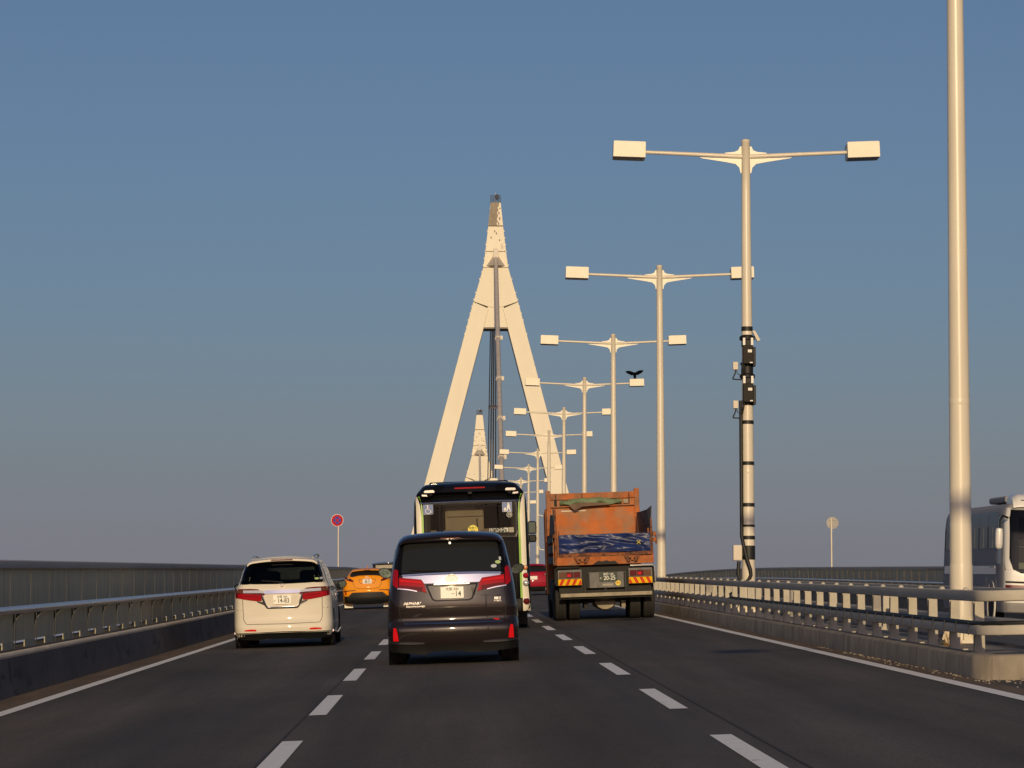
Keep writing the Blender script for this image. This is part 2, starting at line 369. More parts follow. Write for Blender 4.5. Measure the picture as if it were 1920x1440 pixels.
def wind_fence(side, label):
    sgn, xf = (-1, -6.0) if side == 'near' else (1, 18.6)
    f = thing('wind_fence', label, 'fence')
    pan = MB().box(-.006, .006, .008, 2.092, .62, 1.575).mesh('fence_panel', 'fence_paint')
    rib = MB().box(.0, .018, -.03, .03, .60, 1.56).mesh('fence_rib', 'fence_paint')
    rib2 = MB().box(-.018, .0, -.03, .03, .60, 1.56).mesh('fence_rib', 'fence_paint')
    far = MB(); y = 20.4
    while y < 300:
        if y < 125:
            o = link('fence_panel', pan, f, (xf, y, rz(xf, y)), (PITCH, 0, 0))
            link('fence_rib', rib if sgn < 0 else rib2, f, (xf, y, rz(xf, y)))
            link('fence_foot', FOOT, f, (xf, y, rz(xf, y)))
        else:
            n_ = 2.1
            far.add([(xf, y, rz(xf, y) + .6), (xf, y + n_, rz(xf, y + n_) + .6), (xf, y + n_, rz(xf, y + n_) + 1.57), (xf, y, rz(xf, y) + 1.57)], [(0, 1, 2, 3)])
            far.box(xf - .05, xf + .05, y - .03, y + .03, rz(xf, y) + .5, rz(xf, y) + 1.56)
        y += 2.1
    tag(far.build('distant_panels', 'fence_paint', f), kind='stuff')
    sec = [(-.07, 0), (.07, 0), (.075, .03), (.06, .10), (.0, .115), (-.06, .10), (-.075, .03)]
    MB().loft(path_tube(xf, 1.575, FAR_YS(20), sec)).build('fence_cap', 'fence_cap', f, smooth=35)
    sec = [(-.04, 0), (.04, 0), (.04, .05), (-.04, .05)]
    MB().loft(path_tube(xf, .60, FAR_YS(20), sec)).build('bottom_rail', 'fence_paint', f)
FOOT = MB().box(-.03, .03, -.06, .06, .50, .60).mesh('fence_foot', 'rail_post')
def wall_marks():
    rg = random.Random(8)
    m = MB()
    for i in range(70):
        y = rg.uniform(30, 75); z0 = rg.uniform(.02, .3); h = rg.uniform(.05, .18); ln = rg.uniform(.03, .6) if rg.random() < .5 else rg.uniform(.02, .06)
        if ln < .07: h = rg.uniform(.2, .42); z0 = .45 - h
        f = lambda z: -5.3 - .05 * z / .47 + .003
        pts = [(y, z0), (y + ln, z0 + rg.uniform(-.02, .02)), (y + ln * .9, z0 + h), (y + ln * .15, z0 + h * .9)]
        m.add([(f(z), yy, rz(-5.3, yy) + z) for yy, z in pts], [(0, 1, 2, 3)])
    return m
parapet('near', 'dark concrete parapet with steel hand rail along the left lane', True)
tag(wall_marks().build('wall_stains', 'stain', bpy.data.objects['parapet']), kind='stuff')
wind_fence('near', 'olive steel wind fence along the left edge of the bridge')
parapet('far', 'concrete parapet with hand rail beyond the oncoming lanes', False)
wind_fence('far', 'pale green wind fence beyond the oncoming lanes on the right')

# ---- median: kerb blocks, paved top and the two guard rails
Y0M, KX = 33.9, 5.56
med = struct(bpy.data.objects.new('median', None)); COL.objects.link(med)
KH = .25
y = Y0M + .55
first = True
while y < 330:
    ln = 4.0
    y1 = y + ln - .012
    for xa, xb in ((KX, KX + .24), (2 * XMED - KX, 2 * XMED - KX - .24)):
        s_ = 1 if xb > xa else -1
        sec = [(0, -.2), (.012, KH - .03), (.03, KH - .008), (.06, KH), (.24, KH), (.24, -.2)]
        MB().loft([[(xa + s_ * dx, yy, rz(xa, yy) + dz) for dx, dz in sec] for yy in (y, (y + y1) / 2, y1)]).build('kerb_block', 'kerb_concrete', med, smooth=40)
    y += ln
# rounded nose of the median
def arc_block(name, a0, a1, cx, cy, r, x_line=None):
    rings = []
    for k in range(7):
        a = a0 + (a1 - a0) * k / 6
        ux, uy = -math.cos(a), -math.sin(a)
        ring = []
        for dr, dz in [(0, -.2), (-.012, KH - .03), (-.03, KH - .008), (-.06, KH), (-.24, KH), (-.24, -.2)]:
            x, yv = cx + ux * (r + dr), cy + uy * (r + dr)
            ring.append((x, yv, rz(min(x, XMED), yv) + dz))
        rings.append(ring)
    MB().loft(rings).build(name, 'kerb_concrete', med, smooth=40)
arc_block('kerb_block', rad(0.6), rad(44.5), KX + .55, Y0M + .54, .55)
arc_block('kerb_block', rad(45.5), rad(89.4), KX + .55, Y0M + .54, .55)
sec = [(0, -.2), (.012, KH - .03), (.03, KH - .008), (.06, KH), (.24, KH), (.24, -.2)]
for xa, xb in ((KX + .56, 2 * XMED - KX - .01),):
    MB().loft([[(x, Y0M - .01 + dy, rz(min(x, XMED), Y0M) + dz) for dy, dz in sec] for x in (xa, xb)]).build('kerb_block', 'kerb_concrete', med, smooth=40)
b = MB(); v = []; ys = [Y0M + .2] + [Y0M + 3 + 6 * i for i in range(50)]
for yy in ys:
    v += [(KX + .2, yy, rz(KX, yy) + KH - .03), (XMED, yy, rz(XMED, yy) + KH - .03), (2 * XMED - KX - .2, yy, rz(KX, yy) + KH - .03)]
b.add(v, [(j * 3 + i, j * 3 + i + 1, j * 3 + i + 4, j * 3 + i + 3) for j in range(len(ys) - 1) for i in range(2)])
b.build('median_paving', 'median_top', med)

def guardrail(label, xr, sgn, y0, detail):
    g = thing('guard_rail', label, 'guard rail')
    ys = [y0 + .3 * i for i in range(3)] + [y0 + 1.5 + 5.1 * i for i in range(60)]
    def beam(zc, hh, ww, nm, wi=None):
        sec = [(-ww, -hh), (ww, -hh), (ww, hh), (-ww, hh)]
        # rounded-corner section
        sec = []
        for sx_, sz_ in ((1, -1), (1, 1), (-1, 1), (-1, -1)):
            for k in range(3):
                a = {(1, -1): -90, (1, 1): 0, (-1, 1): 90, (-1, -1): 180}[(sx_, sz_)] + k * 45
                sec.append((sx_ * (ww - .02) + .02 * math.cos(rad(a)), sz_ * (hh - .02) + .02 * math.sin(rad(a))))
        if wi: sec = [(dx if dx < 0 else dx + wi, dz) for dx, dz in sec]
        rings = []
        if detail:                           # end bends round towards the other side of the median
            for k in range(9):
                a = rad(90 * (1 - k / 8.0))
                cx, cy = xr + sgn * .5, y0
                px, py = cx - sgn * .5 * math.cos(a), cy - .5 * math.sin(a)
                if k == 0: rings.append([(2 * XMED - xr - .5, y0 - .5 + dx * 1, rz(XMED, y0) - .0 + zc + dz) for dx, dz in sec])
                rings.append([(px - sgn * (-dx) * math.cos(a) , py + dx * math.sin(a), rz(min(px, XMED), py) + zc + dz) for dx, dz in sec])
        for yy in ys[1 if detail else 0:]:
            rings.append([(xr + sgn * dx, yy, rz(xr, yy) + zc + dz) for dx, dz in sec])
        MB().loft(rings).build(nm, 'rail_paint', g, smooth=35)
    beam(.87, .06, .06, 'upper_beam'); beam(.50, .055, .05, 'lower_beam', .10)
    bolt = MB().lathe([(.034, 0), (.034, .012), (.02, .03), (0.004, .034)], 8).mesh('bolt', 'rail_paint')
    pm = MB().prism([(-.058, .22), (.058, .22), (.058, .26), (.050, .81), (-.050, .81), (-.058, .26)], -.012, .012).box(-.008, .008, .012, .11, .22, .81).prism([(-.05, .22), (.05, .22), (.05, .81), (-.05, .81)], .11, .13).box(-.13, .13, -.11, .20, .216, .236)
    pm.prism([(-.012, .23), (-.10, .23), (-.012, .34)], .05, .062, 'y')
    pm = pm.mesh('post', 'rail_paint')
    far = MB(); yy = y0 + .85; i = 0
    while yy < 290:
        if yy < 135:
            link('post', pm, g, (xr + sgn * .135, yy, rz(xr, yy)))
            if detail:
                link('bolt', bolt, g, (xr - sgn * .01, yy + .02, rz(xr, yy) + .928)); link('bolt', bolt, g, (xr + sgn * .03, yy + .06, rz(xr, yy) + .553))
        else:
            far.box(xr + sgn * .135 - .07, xr + sgn * .135 + .07, yy, yy + .12, rz(xr, yy) + .22, rz(xr, yy) + .82)
        yy += 1.72 if detail else 6.88
    if detail:
        for x in (xr + .62, xr + 1.15): link('post', pm, g, (x, y0 - .46, rz(min(x, XMED), y0)))
    tag(far.build('distant_posts', 'rail_paint', g), kind='stuff')
guardrail('pale two-beam guard rail on the median kerb beside the right lane', 5.72, 1, 34.75, True)
guardrail('guard rail on the oncoming side of the median, behind the lamp posts', 2 * XMED - 5.72, -1, 35.2, False)

# ---- cable-stayed bridge towers
def tower(label, yt, xt, gz, patched):
    t = thing('bridge_tower', label, 'bridge tower', (xt, yt, 0))
    def Z(px): return gz + (1067 - px) / 9.68          # height from the traced elevation, 9.68 px to the metre
    deck = rz(xt, yt)
    def seg(name, za, zb, ha, hb, da, db, m='tower_paint', tri=0):
        MB().loft([[(-ha, -da, za), (ha, -da, za), (ha, da, za), (-ha, da, za)], [(-hb, -db, zb), (hb, -db, zb), (hb, db, zb), (-hb, db, zb)]]).build(name, m, t, bevel=.06)
    prof = [(566, 4.35), (501, 2.45), (470, 2.02), (421, 1.46), (376, 1.0)]
    for (a, ha), (b_, hb) in zip(prof, prof[1:]):
        if a == 566: continue
        seg('spire_segment', Z(a) + .06, Z(b_) - .06, ha, hb, 2.6 - (566 - a) * .006, 2.6 - (566 - b_) * .006)
    for a, ha in prof[1:4]: seg('joint', Z(a) - .07, Z(a) + .07, ha - .07, ha - .07, 2.0, 2.0, 'tower_joint')
    # two legs that part below the spire, and the web plate that ties them
    zl, zg = deck - 42, Z(900)
    k = (13.45 - 4.35) / (Z(566) - zg)
    for s_ in (-1, 1):
        zt = Z(566) - .05; zj = Z(579)
        outer = lambda z: 4.35 + (Z(566) - z) * k
        inner = lambda z: 2.3 + (Z(614) - z) * (9.95 - 2.3) / (Z(614) - zg)
        poly = [(outer(zt), zt), (max(inner(zj), 1.25), zj), (inner(Z(614)), Z(614)), (inner(deck - 4), deck - 4), (inner(deck - 4) + 1, zl), (outer(deck - 4) + 1, zl), (outer(deck - 4), deck - 4)]
        MB().prism([(s_ * x, z) for x, z in poly], -2.75, 2.75).build('leg', 'tower_paint', t, bevel=.06)
    hp = [(-4.3, Z(566) + .07), (-2.45, Z(501) - .07), (2.45, Z(501) - .07), (4.3, Z(566) + .07), (1.2, Z(577) + .1), (-1.2, Z(577) + .1)]
    MB().prism(hp, -2.6, 2.6).build('leg_head', 'tower_paint', t, bevel=.06)
    MB().prism([(-1.1, Z(560)), (1.1, Z(560)), (inner(Z(614)) + .3, Z(614)), (-inner(Z(614)) - .3, Z(614))], -2.45, 2.45).build('web_plate', 'tower_paint', t)
    MB().box(-inner(Z(614)) - .1, inner(Z(614)) + .1, -2.4, 2.4, Z(614) - .28, Z(614) - .002).build('web_flange', 'tower_joint', t)
    # cable saddle housing
    MB().box(-.45, .45, -3.6, -2.3, Z(497), Z(466)).build('saddle', 'cable_pale', t, bevel=.05)
    for s_ in (-1, 1):
        MB().add([(s_ * .45, -2.2, Z(478)), (s_ * .45, -3.9, Z(489)), (s_ * .45, -3.9, Z(498)), (s_ * 1.85, -2.2, Z(498)), (s_ * .45, -2.2, Z(498))],
                 [(0, 1, 3), (1, 2, 3), (2, 4, 3), (0, 3, 4), (0, 4, 2, 1)]).build('saddle_wing', 'cable_grey', t)
    # studs up the edges
    for px in range(432, 640, 13):
        z = Z(px); h = lerp([(376, 1.0), (421, 1.46), (470, 2.02), (501, 2.45), (566, 4.35), (640, 4.35 + k * 7.65)], px)
        for s_ in (-1, 1):
            if random.random() < .75: MB().box(s_ * h - .1, s_ * h + .12, -1.6, -1.2, z, z + .3).build('bracket', 'tower_paint', t)
    for px, h in ((432, -.2), (436, .15), (444, -.9), (449, .75), (508, 1.2), (508, -1.2), (515, 1.25), (515, -1.2), (545, 2.4), (545, -2.4), (552, -2.3), (552, 2.3)):
        MB().box(h - .09, h + .09, -2.66 + (566 - px) * .006, -2.4, Z(px), Z(px) + .18).build('bolt_plate', 'tower_joint', t)
    # railed service platform and lightning rod
    pl = MB()
    for x in (-.9, -.45, 0, .45, .9): 
        for y in (-.9, .9): pl.tube([(x, y, Z(376)), (x, y, Z(362))], .05, 6)
    for z in (Z(372), Z(367), Z(362)):
        pl.tube([(-.95, -.95, z), (.95, -.95, z), (.95, .95, z), (-.95, .95, z), (-.95, -.95, z)], .045, 6)
    pl.build('platform_railing', 'dark_steel', t)
    MB().box(-1.05, 1.05, -1.05, 1.05, Z(377), Z(376) + .06).build('platform_floor', 'dark_steel', t)
    MB().tube([(0, 0, Z(376)), (0, 0, Z(355))], [.10, .04], 8).build('lightning_rod', 'cable_pale', t)
    MB().lathe([(.05, 0), (.35, .1), (.42, .5), (.3, .9), (.05, 1.0)], 12, c=(.25, .1, Z(368))).build('beacon', 'dark_steel', t, smooth=50)
    if patched:                              # bare patch where the paint has gone
        pts = [(-.98, 377), (.72, 377), (.62, 383), (.35, 386), (.55, 391), (.25, 396), (.5, 402), (.2, 408), (.45, 413), (.15, 416), (.3, 420), (-1.40, 420.6), (-1.34, 404), (-1.20, 401), (-1.19, 392), (-1.05, 389)]
        FY = lambda p: -(2.6 - (566 - p) * .006)
        n_ = len(pts)
        MB().add([(x, FY(p) - .03, Z(p)) for x, p in pts] + [(x, FY(p) + .2, Z(p)) for x, p in pts], [tuple(range(n_)), tuple(range(2 * n_ - 1, n_ - 1, -1))] + [(i, (i + 1) % n_, (i + 1) % n_ + n_, i + n_) for i in range(n_)]).build('bare_patch', 'tower_worn', t)
        for x, p0, p1 in ((.65, 394, 399), (.8, 404, 410), (.6, 414, 419), (.85, 386, 389)):
            MB().box(x - .16, x + .1, FY(p1) - .03, FY(p1) + .3, Z(p1), Z(p0)).build('bare_patch', 'tower_worn', t)
        MB().box(1.0, 1.5, FY(465) - .03, -1.5, Z(465), Z(455)).build('bare_patch', 'cable_grey', t)
        MB().lathe([(.62, -2.0), (.62, -1.85)], 24, 'y', (0, 0, Z(457))).build('hatch_cover', 'tower_paint', t)
    else:
        rng = random.Random(5)
        for i in range(46):                  # weather spots low on the spire
            px = rng.uniform(455, 570); hx = lerp([(455, 1.8), (501, 2.3), (566, 4.2)], px); x = rng.uniform(-hx, hx)
            yy = -lerp([(455, 2.0), (501, 2.27), (566, 2.62)], px) - .05
            MB().prism([(x - .12, Z(px)), (x + .1, Z(px) - .05), (x + .06, Z(px) + .22), (x - .08, Z(px) + .2)], yy, yy + .3).build('weather_spot', 'tower_worn', t)
    return t
Y1, X1 = 620.0, 8.16
Y2, X2 = 1000.0, 8.17
tower('near cream A-shaped bridge tower with bare brown patch near its top', Y1, X1, GRADE * Y1 + CAMH, True)
t2 = tower('distant cream bridge tower seen between the legs of the nearer one', Y2, X2, GRADE * Y2 + CAMH - 23.2, False)
# stay cables
def zt(px): return GRADE * Y1 + CAMH + (1067 - px) / 9.68
def cable(label, p, q, r, m, collars, group=None):
    c = thing('stay_cable', label, 'cable', (0, 0, 0), group=group)
    P, Q = Vector(p), Vector(q)
    MB().tube([P.lerp(Q, i / 12) - Vector((0, 0, 1.2 * (1 - (2 * i / 12 - 1) ** 2))) for i in range(13)], r, 12).build('sheath', m, c, smooth=60)
    for t in collars:
        a = P.lerp(Q, t) - Vector((0, 0, 1.2 * (1 - (2 * t - 1) ** 2))); dd = (Q - P).normalized()
        MB().tube([a - dd * .7, a - dd * .68, a + dd * .68, a + dd * .7], [r, r * 1.28, r * 1.28, r], 12).build('collar', 'cable_grey' if m != 'cable_grey' else 'cable_pale', c, smooth=40)
        MB().box(a.x + r, a.x + r + .45, a.y - .3, a.y + .3, a.z - .35, a.z + .35).build('clamp_box', 'cable_pale', c)
cable('grey-brown stay cable in front of the near tower, running to the deck', (X1, Y1 - 3, zt(484)), (7.15, 440, rz(7.15, 440)), .42, 'cable_grey', (.28, .41, .53, .64, .75))
for i, (dx, m, r) in enumerate(((-.55, 'cable_dark', .11), (-.22, 'cable_pale', .16), (.12, 'cable_pale', .17), (.48, 'cable_dark', .13))):
    cable(['leftmost thin dark stay cable behind the near tower web', 'pale stay cable beside the leftmost dark one behind the near tower', 'pale stay cable nearer the front cable, behind the near tower web', 'dark stay cable just left of the grey-brown front cable'][i],
          (X1 - .75 + .28 * i, Y1 + 3, zt(500)), (9.2 + dx * 2.6, 790, rz(9, 790)), r, m, (.3, .55, .7), 'rear stay cables of the near tower')
cable('slender stay cable in front of the distant tower', (X2, Y2 - 3, GRADE * Y2 + CAMH - 23.2 + (1067 - 484) / 9.68), (7.9, 850, rz(7.9, 850)), .33, 'cable_pale', (.2, .5))

# ================================================================== STREET LAMPS
def pole_z(n): return 39.66 + 28.6 * n
def lamp_parts():
    P = []
    P.append(('pole', MB().lathe([(.142, .02), (.140, .6), (.128, 3.0), (.115, 6.0), (.098, 9.020), (.092, 10.100), (.097, 10.105), (.097, 10.160), (.06, 10.180), (.01, 10.185)], 24).mesh('pole', 'pole_paint', 50), None))
    for s_ in (-1, 1):
        P.append(('arm', MB().tube([(s_ * .05, 0, 9.800), (s_ * 1.1, 0, 9.850), (s_ * 2.25, 0, 9.900)], [.055, .045, .04], 12).mesh('arm', 'pole_paint', 60), None))
        low = [(.09, 9.750), (1.0, 9.785), (.95, 9.765), (.42, 9.680), (.22, 9.640), (.14, 9.560), (.115, 9.440), (.09, 9.440)]
        top = [(.09, 9.850), (.46, 9.870), (.44, 9.885), (.24, 9.905), (.16, 9.940), (.125, 10.020), (.09, 10.020)]
        P.append(('gusset', MB().prism([(s_ * a, c) for a, c in low], -.012, .012).mesh('gusset', 'pole_paint'), None))
        P.append(('gusset', MB().prism([(s_ * a, c) for a, c in top], -.012, .012).mesh('gusset', 'pole_paint'), None))
        # lamp head: bevelled box tilted with the arm, lens let into the underside
        tl = s_ * -.035
        def T(x, z): return (s_ * 2.52 + x * math.cos(tl) + z * math.sin(tl), 9.910 - x * math.sin(tl) + z * math.cos(tl))
        bx = MB()
        for a, c in ((-.27, -1), (.27, 1)):
            pass
        bx.prism([T(-.345, -.155), T(.345, -.155), T(.345, .165), T(.33, .185), T(-.33, .185), T(-.345, .165)], -.27, .27)
        P.append(('lamp_head', bx.mesh('lamp_head', 'lamp_paint'), ('lens', MB().prism([T(-.30, -.162), T(.30, -.162), T(.30, -.150), T(-.30, -.150)], -.24, .24).mesh('lens', 'lamp_lens'))))
    bp = MB().box(-.24, .24, -.24, .24, -.01, .035)
    for a in range(8):
        ca, sa = math.cos(a * math.pi / 4), math.sin(a * math.pi / 4)
        v = [(.13, .03), (.24, .03), (.24, .06), (.13, .36)]
        vv = []
        for t_ in (-.008, .008):
            vv += [(r_ * ca - t_ * sa, r_ * sa + t_ * ca, z_) for r_, z_ in v]
        bp.add(vv, [(0, 1, 2, 3), (7, 6, 5, 4), (0, 4, 5, 1), (1, 5, 6, 2), (2, 6, 7, 3), (3, 7, 4, 0)])
    P.append(('base_plate', bp.mesh('base_plate', 'pole_paint'), None))
    P.append(('access_door', MB().lathe([(.1435, .62), (.1445, .64), (.1445, .95), (.1435, .97)], 24).mesh('access_door', 'pole_paint', 50), None))
    P.append(('collar', MB().lathe([(.128, 2.95), (.131, 2.97), (.131, 3.02), (.127, 3.04)], 24).mesh('collar', 'pole_paint', 50), None))
    return P
LP = lamp_parts()
LL = {0: 'tall cream twin-arm street lamp whose post fills the right edge of the picture',
      1: 'cream twin-arm street lamp with black radio units strapped to its post',
      2: 'cream twin-arm street lamp next beyond the one carrying radio units',
      3: 'cream twin-arm street lamp whose post rises between truck bed and crow',
      4: 'cream twin-arm street lamp with a crow on its right lamp head',
      5: 'cream twin-arm street lamp first beyond the one with the crow',
      6: 'cream twin-arm street lamp second beyond the one with the crow',
      7: 'cream twin-arm street lamp third beyond the one with the crow',
      8: 'cream twin-arm street lamp fourth beyond the one with the crow'}
for n in range(-1, 15):
    y = pole_z(n)
    ORD = ['fifth', 'sixth', 'seventh', 'eighth', 'ninth', 'tenth']
    lab = LL.get(n, 'small cream twin-arm street lamp %s beyond the one with the crow' % ORD[min(max(n - 9, 0), 5)] if n > 0 else 'twin-arm street lamp nearest the viewer, out of frame, shading the right lane')
    root = thing('street_lamp', lab, 'street lamp', (XMED, y, rz(XMED, y) + (KH - .02 if n >= 0 else .0)), (random.uniform(-.003, .003), random.uniform(-.0035, .0035), random.uniform(-.012, .012)), 'twin-arm lamps along the median' if 0 <= n <= 8 else 'far lamps along the median' if n > 8 else None)
    for nm, me, ch in LP:
        o = link(nm, me, root)
        if ch: link(ch[0], ch[1], o)

# ---- radio equipment on the second post
yb = pole_z(1); zb0 = rz(XMED, yb) + KH - .02
ZP = lambda zz: zb0 + zz - .49                     # heights traced above the road datum
def prad(z): return lerp([(0, .142), (3.0, .128), (6.0, .115), (9.2, .098)], z - zb0)
def strap(za, zb_, name, parent, m='cable_black'):
    r = prad((za + zb_) / 2) + .008
    MB().lathe([(r - .004, za), (r, za + .004), (r, zb_ - .004), (r - .004, zb_)], 20, c=(XMED, yb, 0)).build(name, m, parent, smooth=40)
def radio(label, z0):
    t = thing('radio_unit', label, 'radio unit', (XMED, yb, z0), group='radio units on the lamp post')
    MB().box(-.115, .10, -.30, -.15, .0, .40).build('housing', 'unit_brown', t, bevel=.012)
    MB().box(.102, .16, -.26, -.05, -.05, .36).build('side_box', 'black_plastic', t, bevel=.008)
    MB().box(-.012, .075, -.306, -.299, .24, .30).build('label_plate', 'ink_white', t)
    MB().box(.03, .09, -.306, -.299, .01, .035).build('label_plate', 'ink_white', t)
    for s_ in (-1, 1): MB().box(s_ * .085 - .025, s_ * .085 + .025, -.24, -.14, .402, .56).build('bracket', 'ink_white', t)
    MB().box(-.05, .05, -.22, -.12, .40, .52).build('connector', 'black_plastic', t, bevel=.01)
    MB().lathe([(.125, -.02), (.15, 0), (.15, .03), (.128, .05)], 20).build('clamp', 'black_plastic', t, smooth=40)
    MB().lathe([(.14, .52), (.165, .54), (.165, .60), (.13, .63)], 20).build('clamp', 'black_plastic', t, smooth=40)
    for dy in (-.02, .02):
        MB().tube([(-.10 + dy, -.2, .02), (-.12 + dy, -.22, -.12), (-.13, -.12, -.28)], .014, 6).build('lead', 'cable_black', t, smooth=60)
radio('upper brown radio unit strapped to the second lamp post', ZP(5.78)); radio('lower brown radio unit strapped to the second lamp post', ZP(4.96))
def antenna(label, z0):
    t = thing('antenna_box', label, 'antenna box', (XMED - .265, yb - .12, z0), group='antenna boxes on the lamp post')
    MB().box(-.055, .055, -.05, .05, 0, .17).build('case', 'box_beige', t, bevel=.01)
    MB().tube([(0, 0, 0.0), (0, 0, -.06), (-.06, 0, -.19), (-.055, 0, -.20), (.14, .03, -.21)], .014, 8).build('bracket_arm', 'cable_black', t, smooth=50)
    MB().tube([(.02, -.02, 0), (.04, -.03, -.08), (.10, -.03, -.12), (.16, 0, -.1)], .008, 6).build('lead', 'cable_black', t, smooth=50)
antenna('upper small beige antenna box left of the second lamp post', ZP(5.66)); antenna('lower small beige antenna box left of the second lamp post', ZP(4.83))
kit = thing('strap_set', 'black straps and sleeves wrapped round the second lamp post', 'straps', (XMED, yb, zb0))
kit.location = (0, 0, 0)
for za, zb_ in ((6.50, 6.60), (6.28, 6.42), (6.16, 6.27), (5.46, 5.78), (4.90, 4.96), (4.50, 4.58), (3.62, 3.70), (2.73, 2.81), (2.30, 2.35), (2.03, 2.11), (1.60, 1.90)):
    strap(ZP(za), ZP(zb_), 'strap', kit)
MB().add([(XMED + .10, yb - .16, ZP(6.50)), (XMED + .16, yb - .16, ZP(6.50)), (XMED + .27, yb - .16, ZP(6.30)), (XMED + .21, yb - .16, ZP(6.27)), (XMED + .10, yb - .04, ZP(6.50)), (XMED + .16, yb - .04, ZP(6.50)), (XMED + .27, yb - .04, ZP(6.30)), (XMED + .21, yb - .04, ZP(6.27))],
         [(0, 1, 2, 3), (7, 6, 5, 4), (0, 4, 5, 1), (1, 5, 6, 2), (2, 6, 7, 3), (3, 7, 4, 0)]).build('clamp_bracket', 'box_beige', kit)
jb = thing('junction_box', 'beige junction box low on the second lamp post, above the cable loop', 'junction box', (XMED - .24, yb - .1, ZP(1.58)))
MB().box(-.10, .09, -.08, .08, 0, .33).build('case', 'box_beige', jb, bevel=.012)
MB().box(-.085, .075, -.087, -.081, .02, .31).build('door', 'box_beige', jb)
MB().box(.09, .16, -.03, .03, .1, .22).build('bracket', 'black_plastic', jb)
pc = thing('power_cable', 'thick black cable looping down the second lamp post and along the lower rail', 'cable')
xl = XMED - .15
MB().tube([(xl, yb - .1, ZP(z)) for z in (5.0, 4.0, 3.0, 2.4, 2.1)] + [(xl + .03, yb - .19, ZP(1.9)), (xl + .10, yb - .22, ZP(1.6)), (xl + .17, yb - .22, ZP(1.38)), (xl + .18, yb - .22, ZP(1.27)), (xl + .13, yb - .21, ZP(1.16)), (xl + .05, yb - .2, ZP(1.11)), (xl - .05, yb - .2, ZP(1.17)), (xl - .09, yb - .18, ZP(1.30)), (xl - .07, yb - .16, ZP(1.56))], .040, 10).build('riser', 'cable_black', pc, smooth=60)
CZ = .575
MB().tube([(xl, yb - .2, ZP(1.13)), (xl - .02, yb - .4, ZP(1.0)), (5.80, yb - 1.2, rz(5.7, yb) + CZ + .03), (5.73, yb - 2.2, rz(5.7, yb - 2) + CZ)] + [(5.70, yy, rz(5.7, yy) + CZ) for yy in [yb - 4 - 3 * i for i in range(10)]] + [(5.69, 34.95, rz(5.7, 34.9) + CZ), (5.73, 34.55, rz(5.7, 34.5) + CZ), (5.88, 34.34, rz(5.9, 34.3) + CZ), (6.2, 34.24, rz(6.2, 34.2) + CZ), (6.82, 34.24, rz(6.2, 34.2) + CZ)], .026, 8).build('rail_run', 'cable_black', pc, smooth=60)
tie = MB().box(-.058, -.050, -.012, .012, .44, .58).mesh('cable_tie', 'cable_black')
yy = 35.2
while yy < yb - 2:
    link('cable_tie', tie, pc, (5.72, yy, rz(5.72, yy)))
    yy += .86

# ---- crow on the fifth lamp
yc = pole_z(4); zc = rz(XMED, yc) + KH - .02 + 9.91 + .185
def crow():
    b = MB()
    b.loft([[(math.cos(k * math.pi / 6) * r, yo + math.sin(k * math.pi / 6) * r * .85, z) for k in range(12)] for z, r, yo in ((.02, .035, -.05), (.05, .055, -.04), (.10, .07, -.02), (.16, .068, .0), (.21, .045, .03), (.245, .036, .05), (.275, .030, .055), (.295, .012, .06))])
    b.loft([[(x, y + .0, z) for x, z in ((-.012, -.012), (.012, -.012), (.012, .012), (-.012, .012))] for y, z in ((.06, .262),)] + [[(dx * .2, .13, .25 + dz * .2) for dx, dz in ((-.012, -.012), (.012, -.012), (.012, .012), (-.012, .012))]])
    for q in b.v[-8:-4]: pass
    b.prism([(-.05, .02), (.05, .02), (.09, -.005), (-.09, -.005)], -.16, -.03)
    for s_ in (-1, 1):                       # raised wing: arm, then fanned flight feathers
        up = [(.03, .20), (.12, .245), (.20, .275), (.30, .285), (.36, .28), (.43, .262), (.38, .238), (.41, .215), (.345, .203), (.36, .18), (.295, .168), (.30, .145), (.235, .135), (.23, .108), (.17, .102), (.155, .078), (.10, .085), (.04, .11)]
        b.prism([(s_ * x, z + .075) for x, z in up], -.018, .018)
    for s_ in (-1, 1): b.tube([(s_ * .025, -.02, .06), (s_ * .03, -.01, .0)], .010, 6); 
    o = b.build('crow', 'feather', None, smooth=50)
    o.scale = (1.05, 1.05, 1.15); o.location = (XMED + 2.47, yc - .05, zc); o.rotation_euler = (0, rad(-3), 0)
    m = o.modifiers.new('skin', 'REMESH'); m.mode = 'VOXEL'; m.voxel_size = .011; m.use_smooth_shade = True
    tag(o, 'black crow with raised wings perched on a street lamp head', 'crow')
crow()

# ---- round road signs
def disc(name, r, y0, y1, m, parent, n=40, c=(0, 0, 0)): return MB().lathe([(r, y0), (r, y1)], n, 'y', c).build(name, m, parent)
ys_ = 170.0; xs_ = -6.1
sg = thing('road_sign', 'round red and blue no-stopping sign on a slim post by the left fence', 'road sign', (xs_, ys_, rz(xs_, ys_) + .5))
MB().tube([(0, 0, 0), (0, 0, 3.55)], .035, 10).build('post', 'pole_paint', sg, smooth=60)
zc_ = GRADE * ys_ + CAMH + 91 / 35.3 - (rz(xs_, ys_) + .5)
disc('rim', .325, -.055, -.04, 'sign_white', sg, c=(-.06, 0, zc_)); disc('ring', .305, -.060, -.054, 'sign_red', sg, c=(-.06, 0, zc_)); disc('field', .20, -.064, -.059, 'sign_blue', sg, c=(-.06, 0, zc_))
for a in (45, -45):
    ca, sa = math.cos(rad(a)), math.sin(rad(a))
    MB().prism([(-.06 + u * ca - v_ * sa, zc_ + u * sa + v_ * ca) for u, v_ in ((-.21, -.03), (.21, -.03), (.21, .03), (-.21, .03))], -.069 - (.003 if a > 0 else 0), -.063).build('cross_bar', 'sign_red', sg)
ys_ = 158.0; xs_ = 18.7
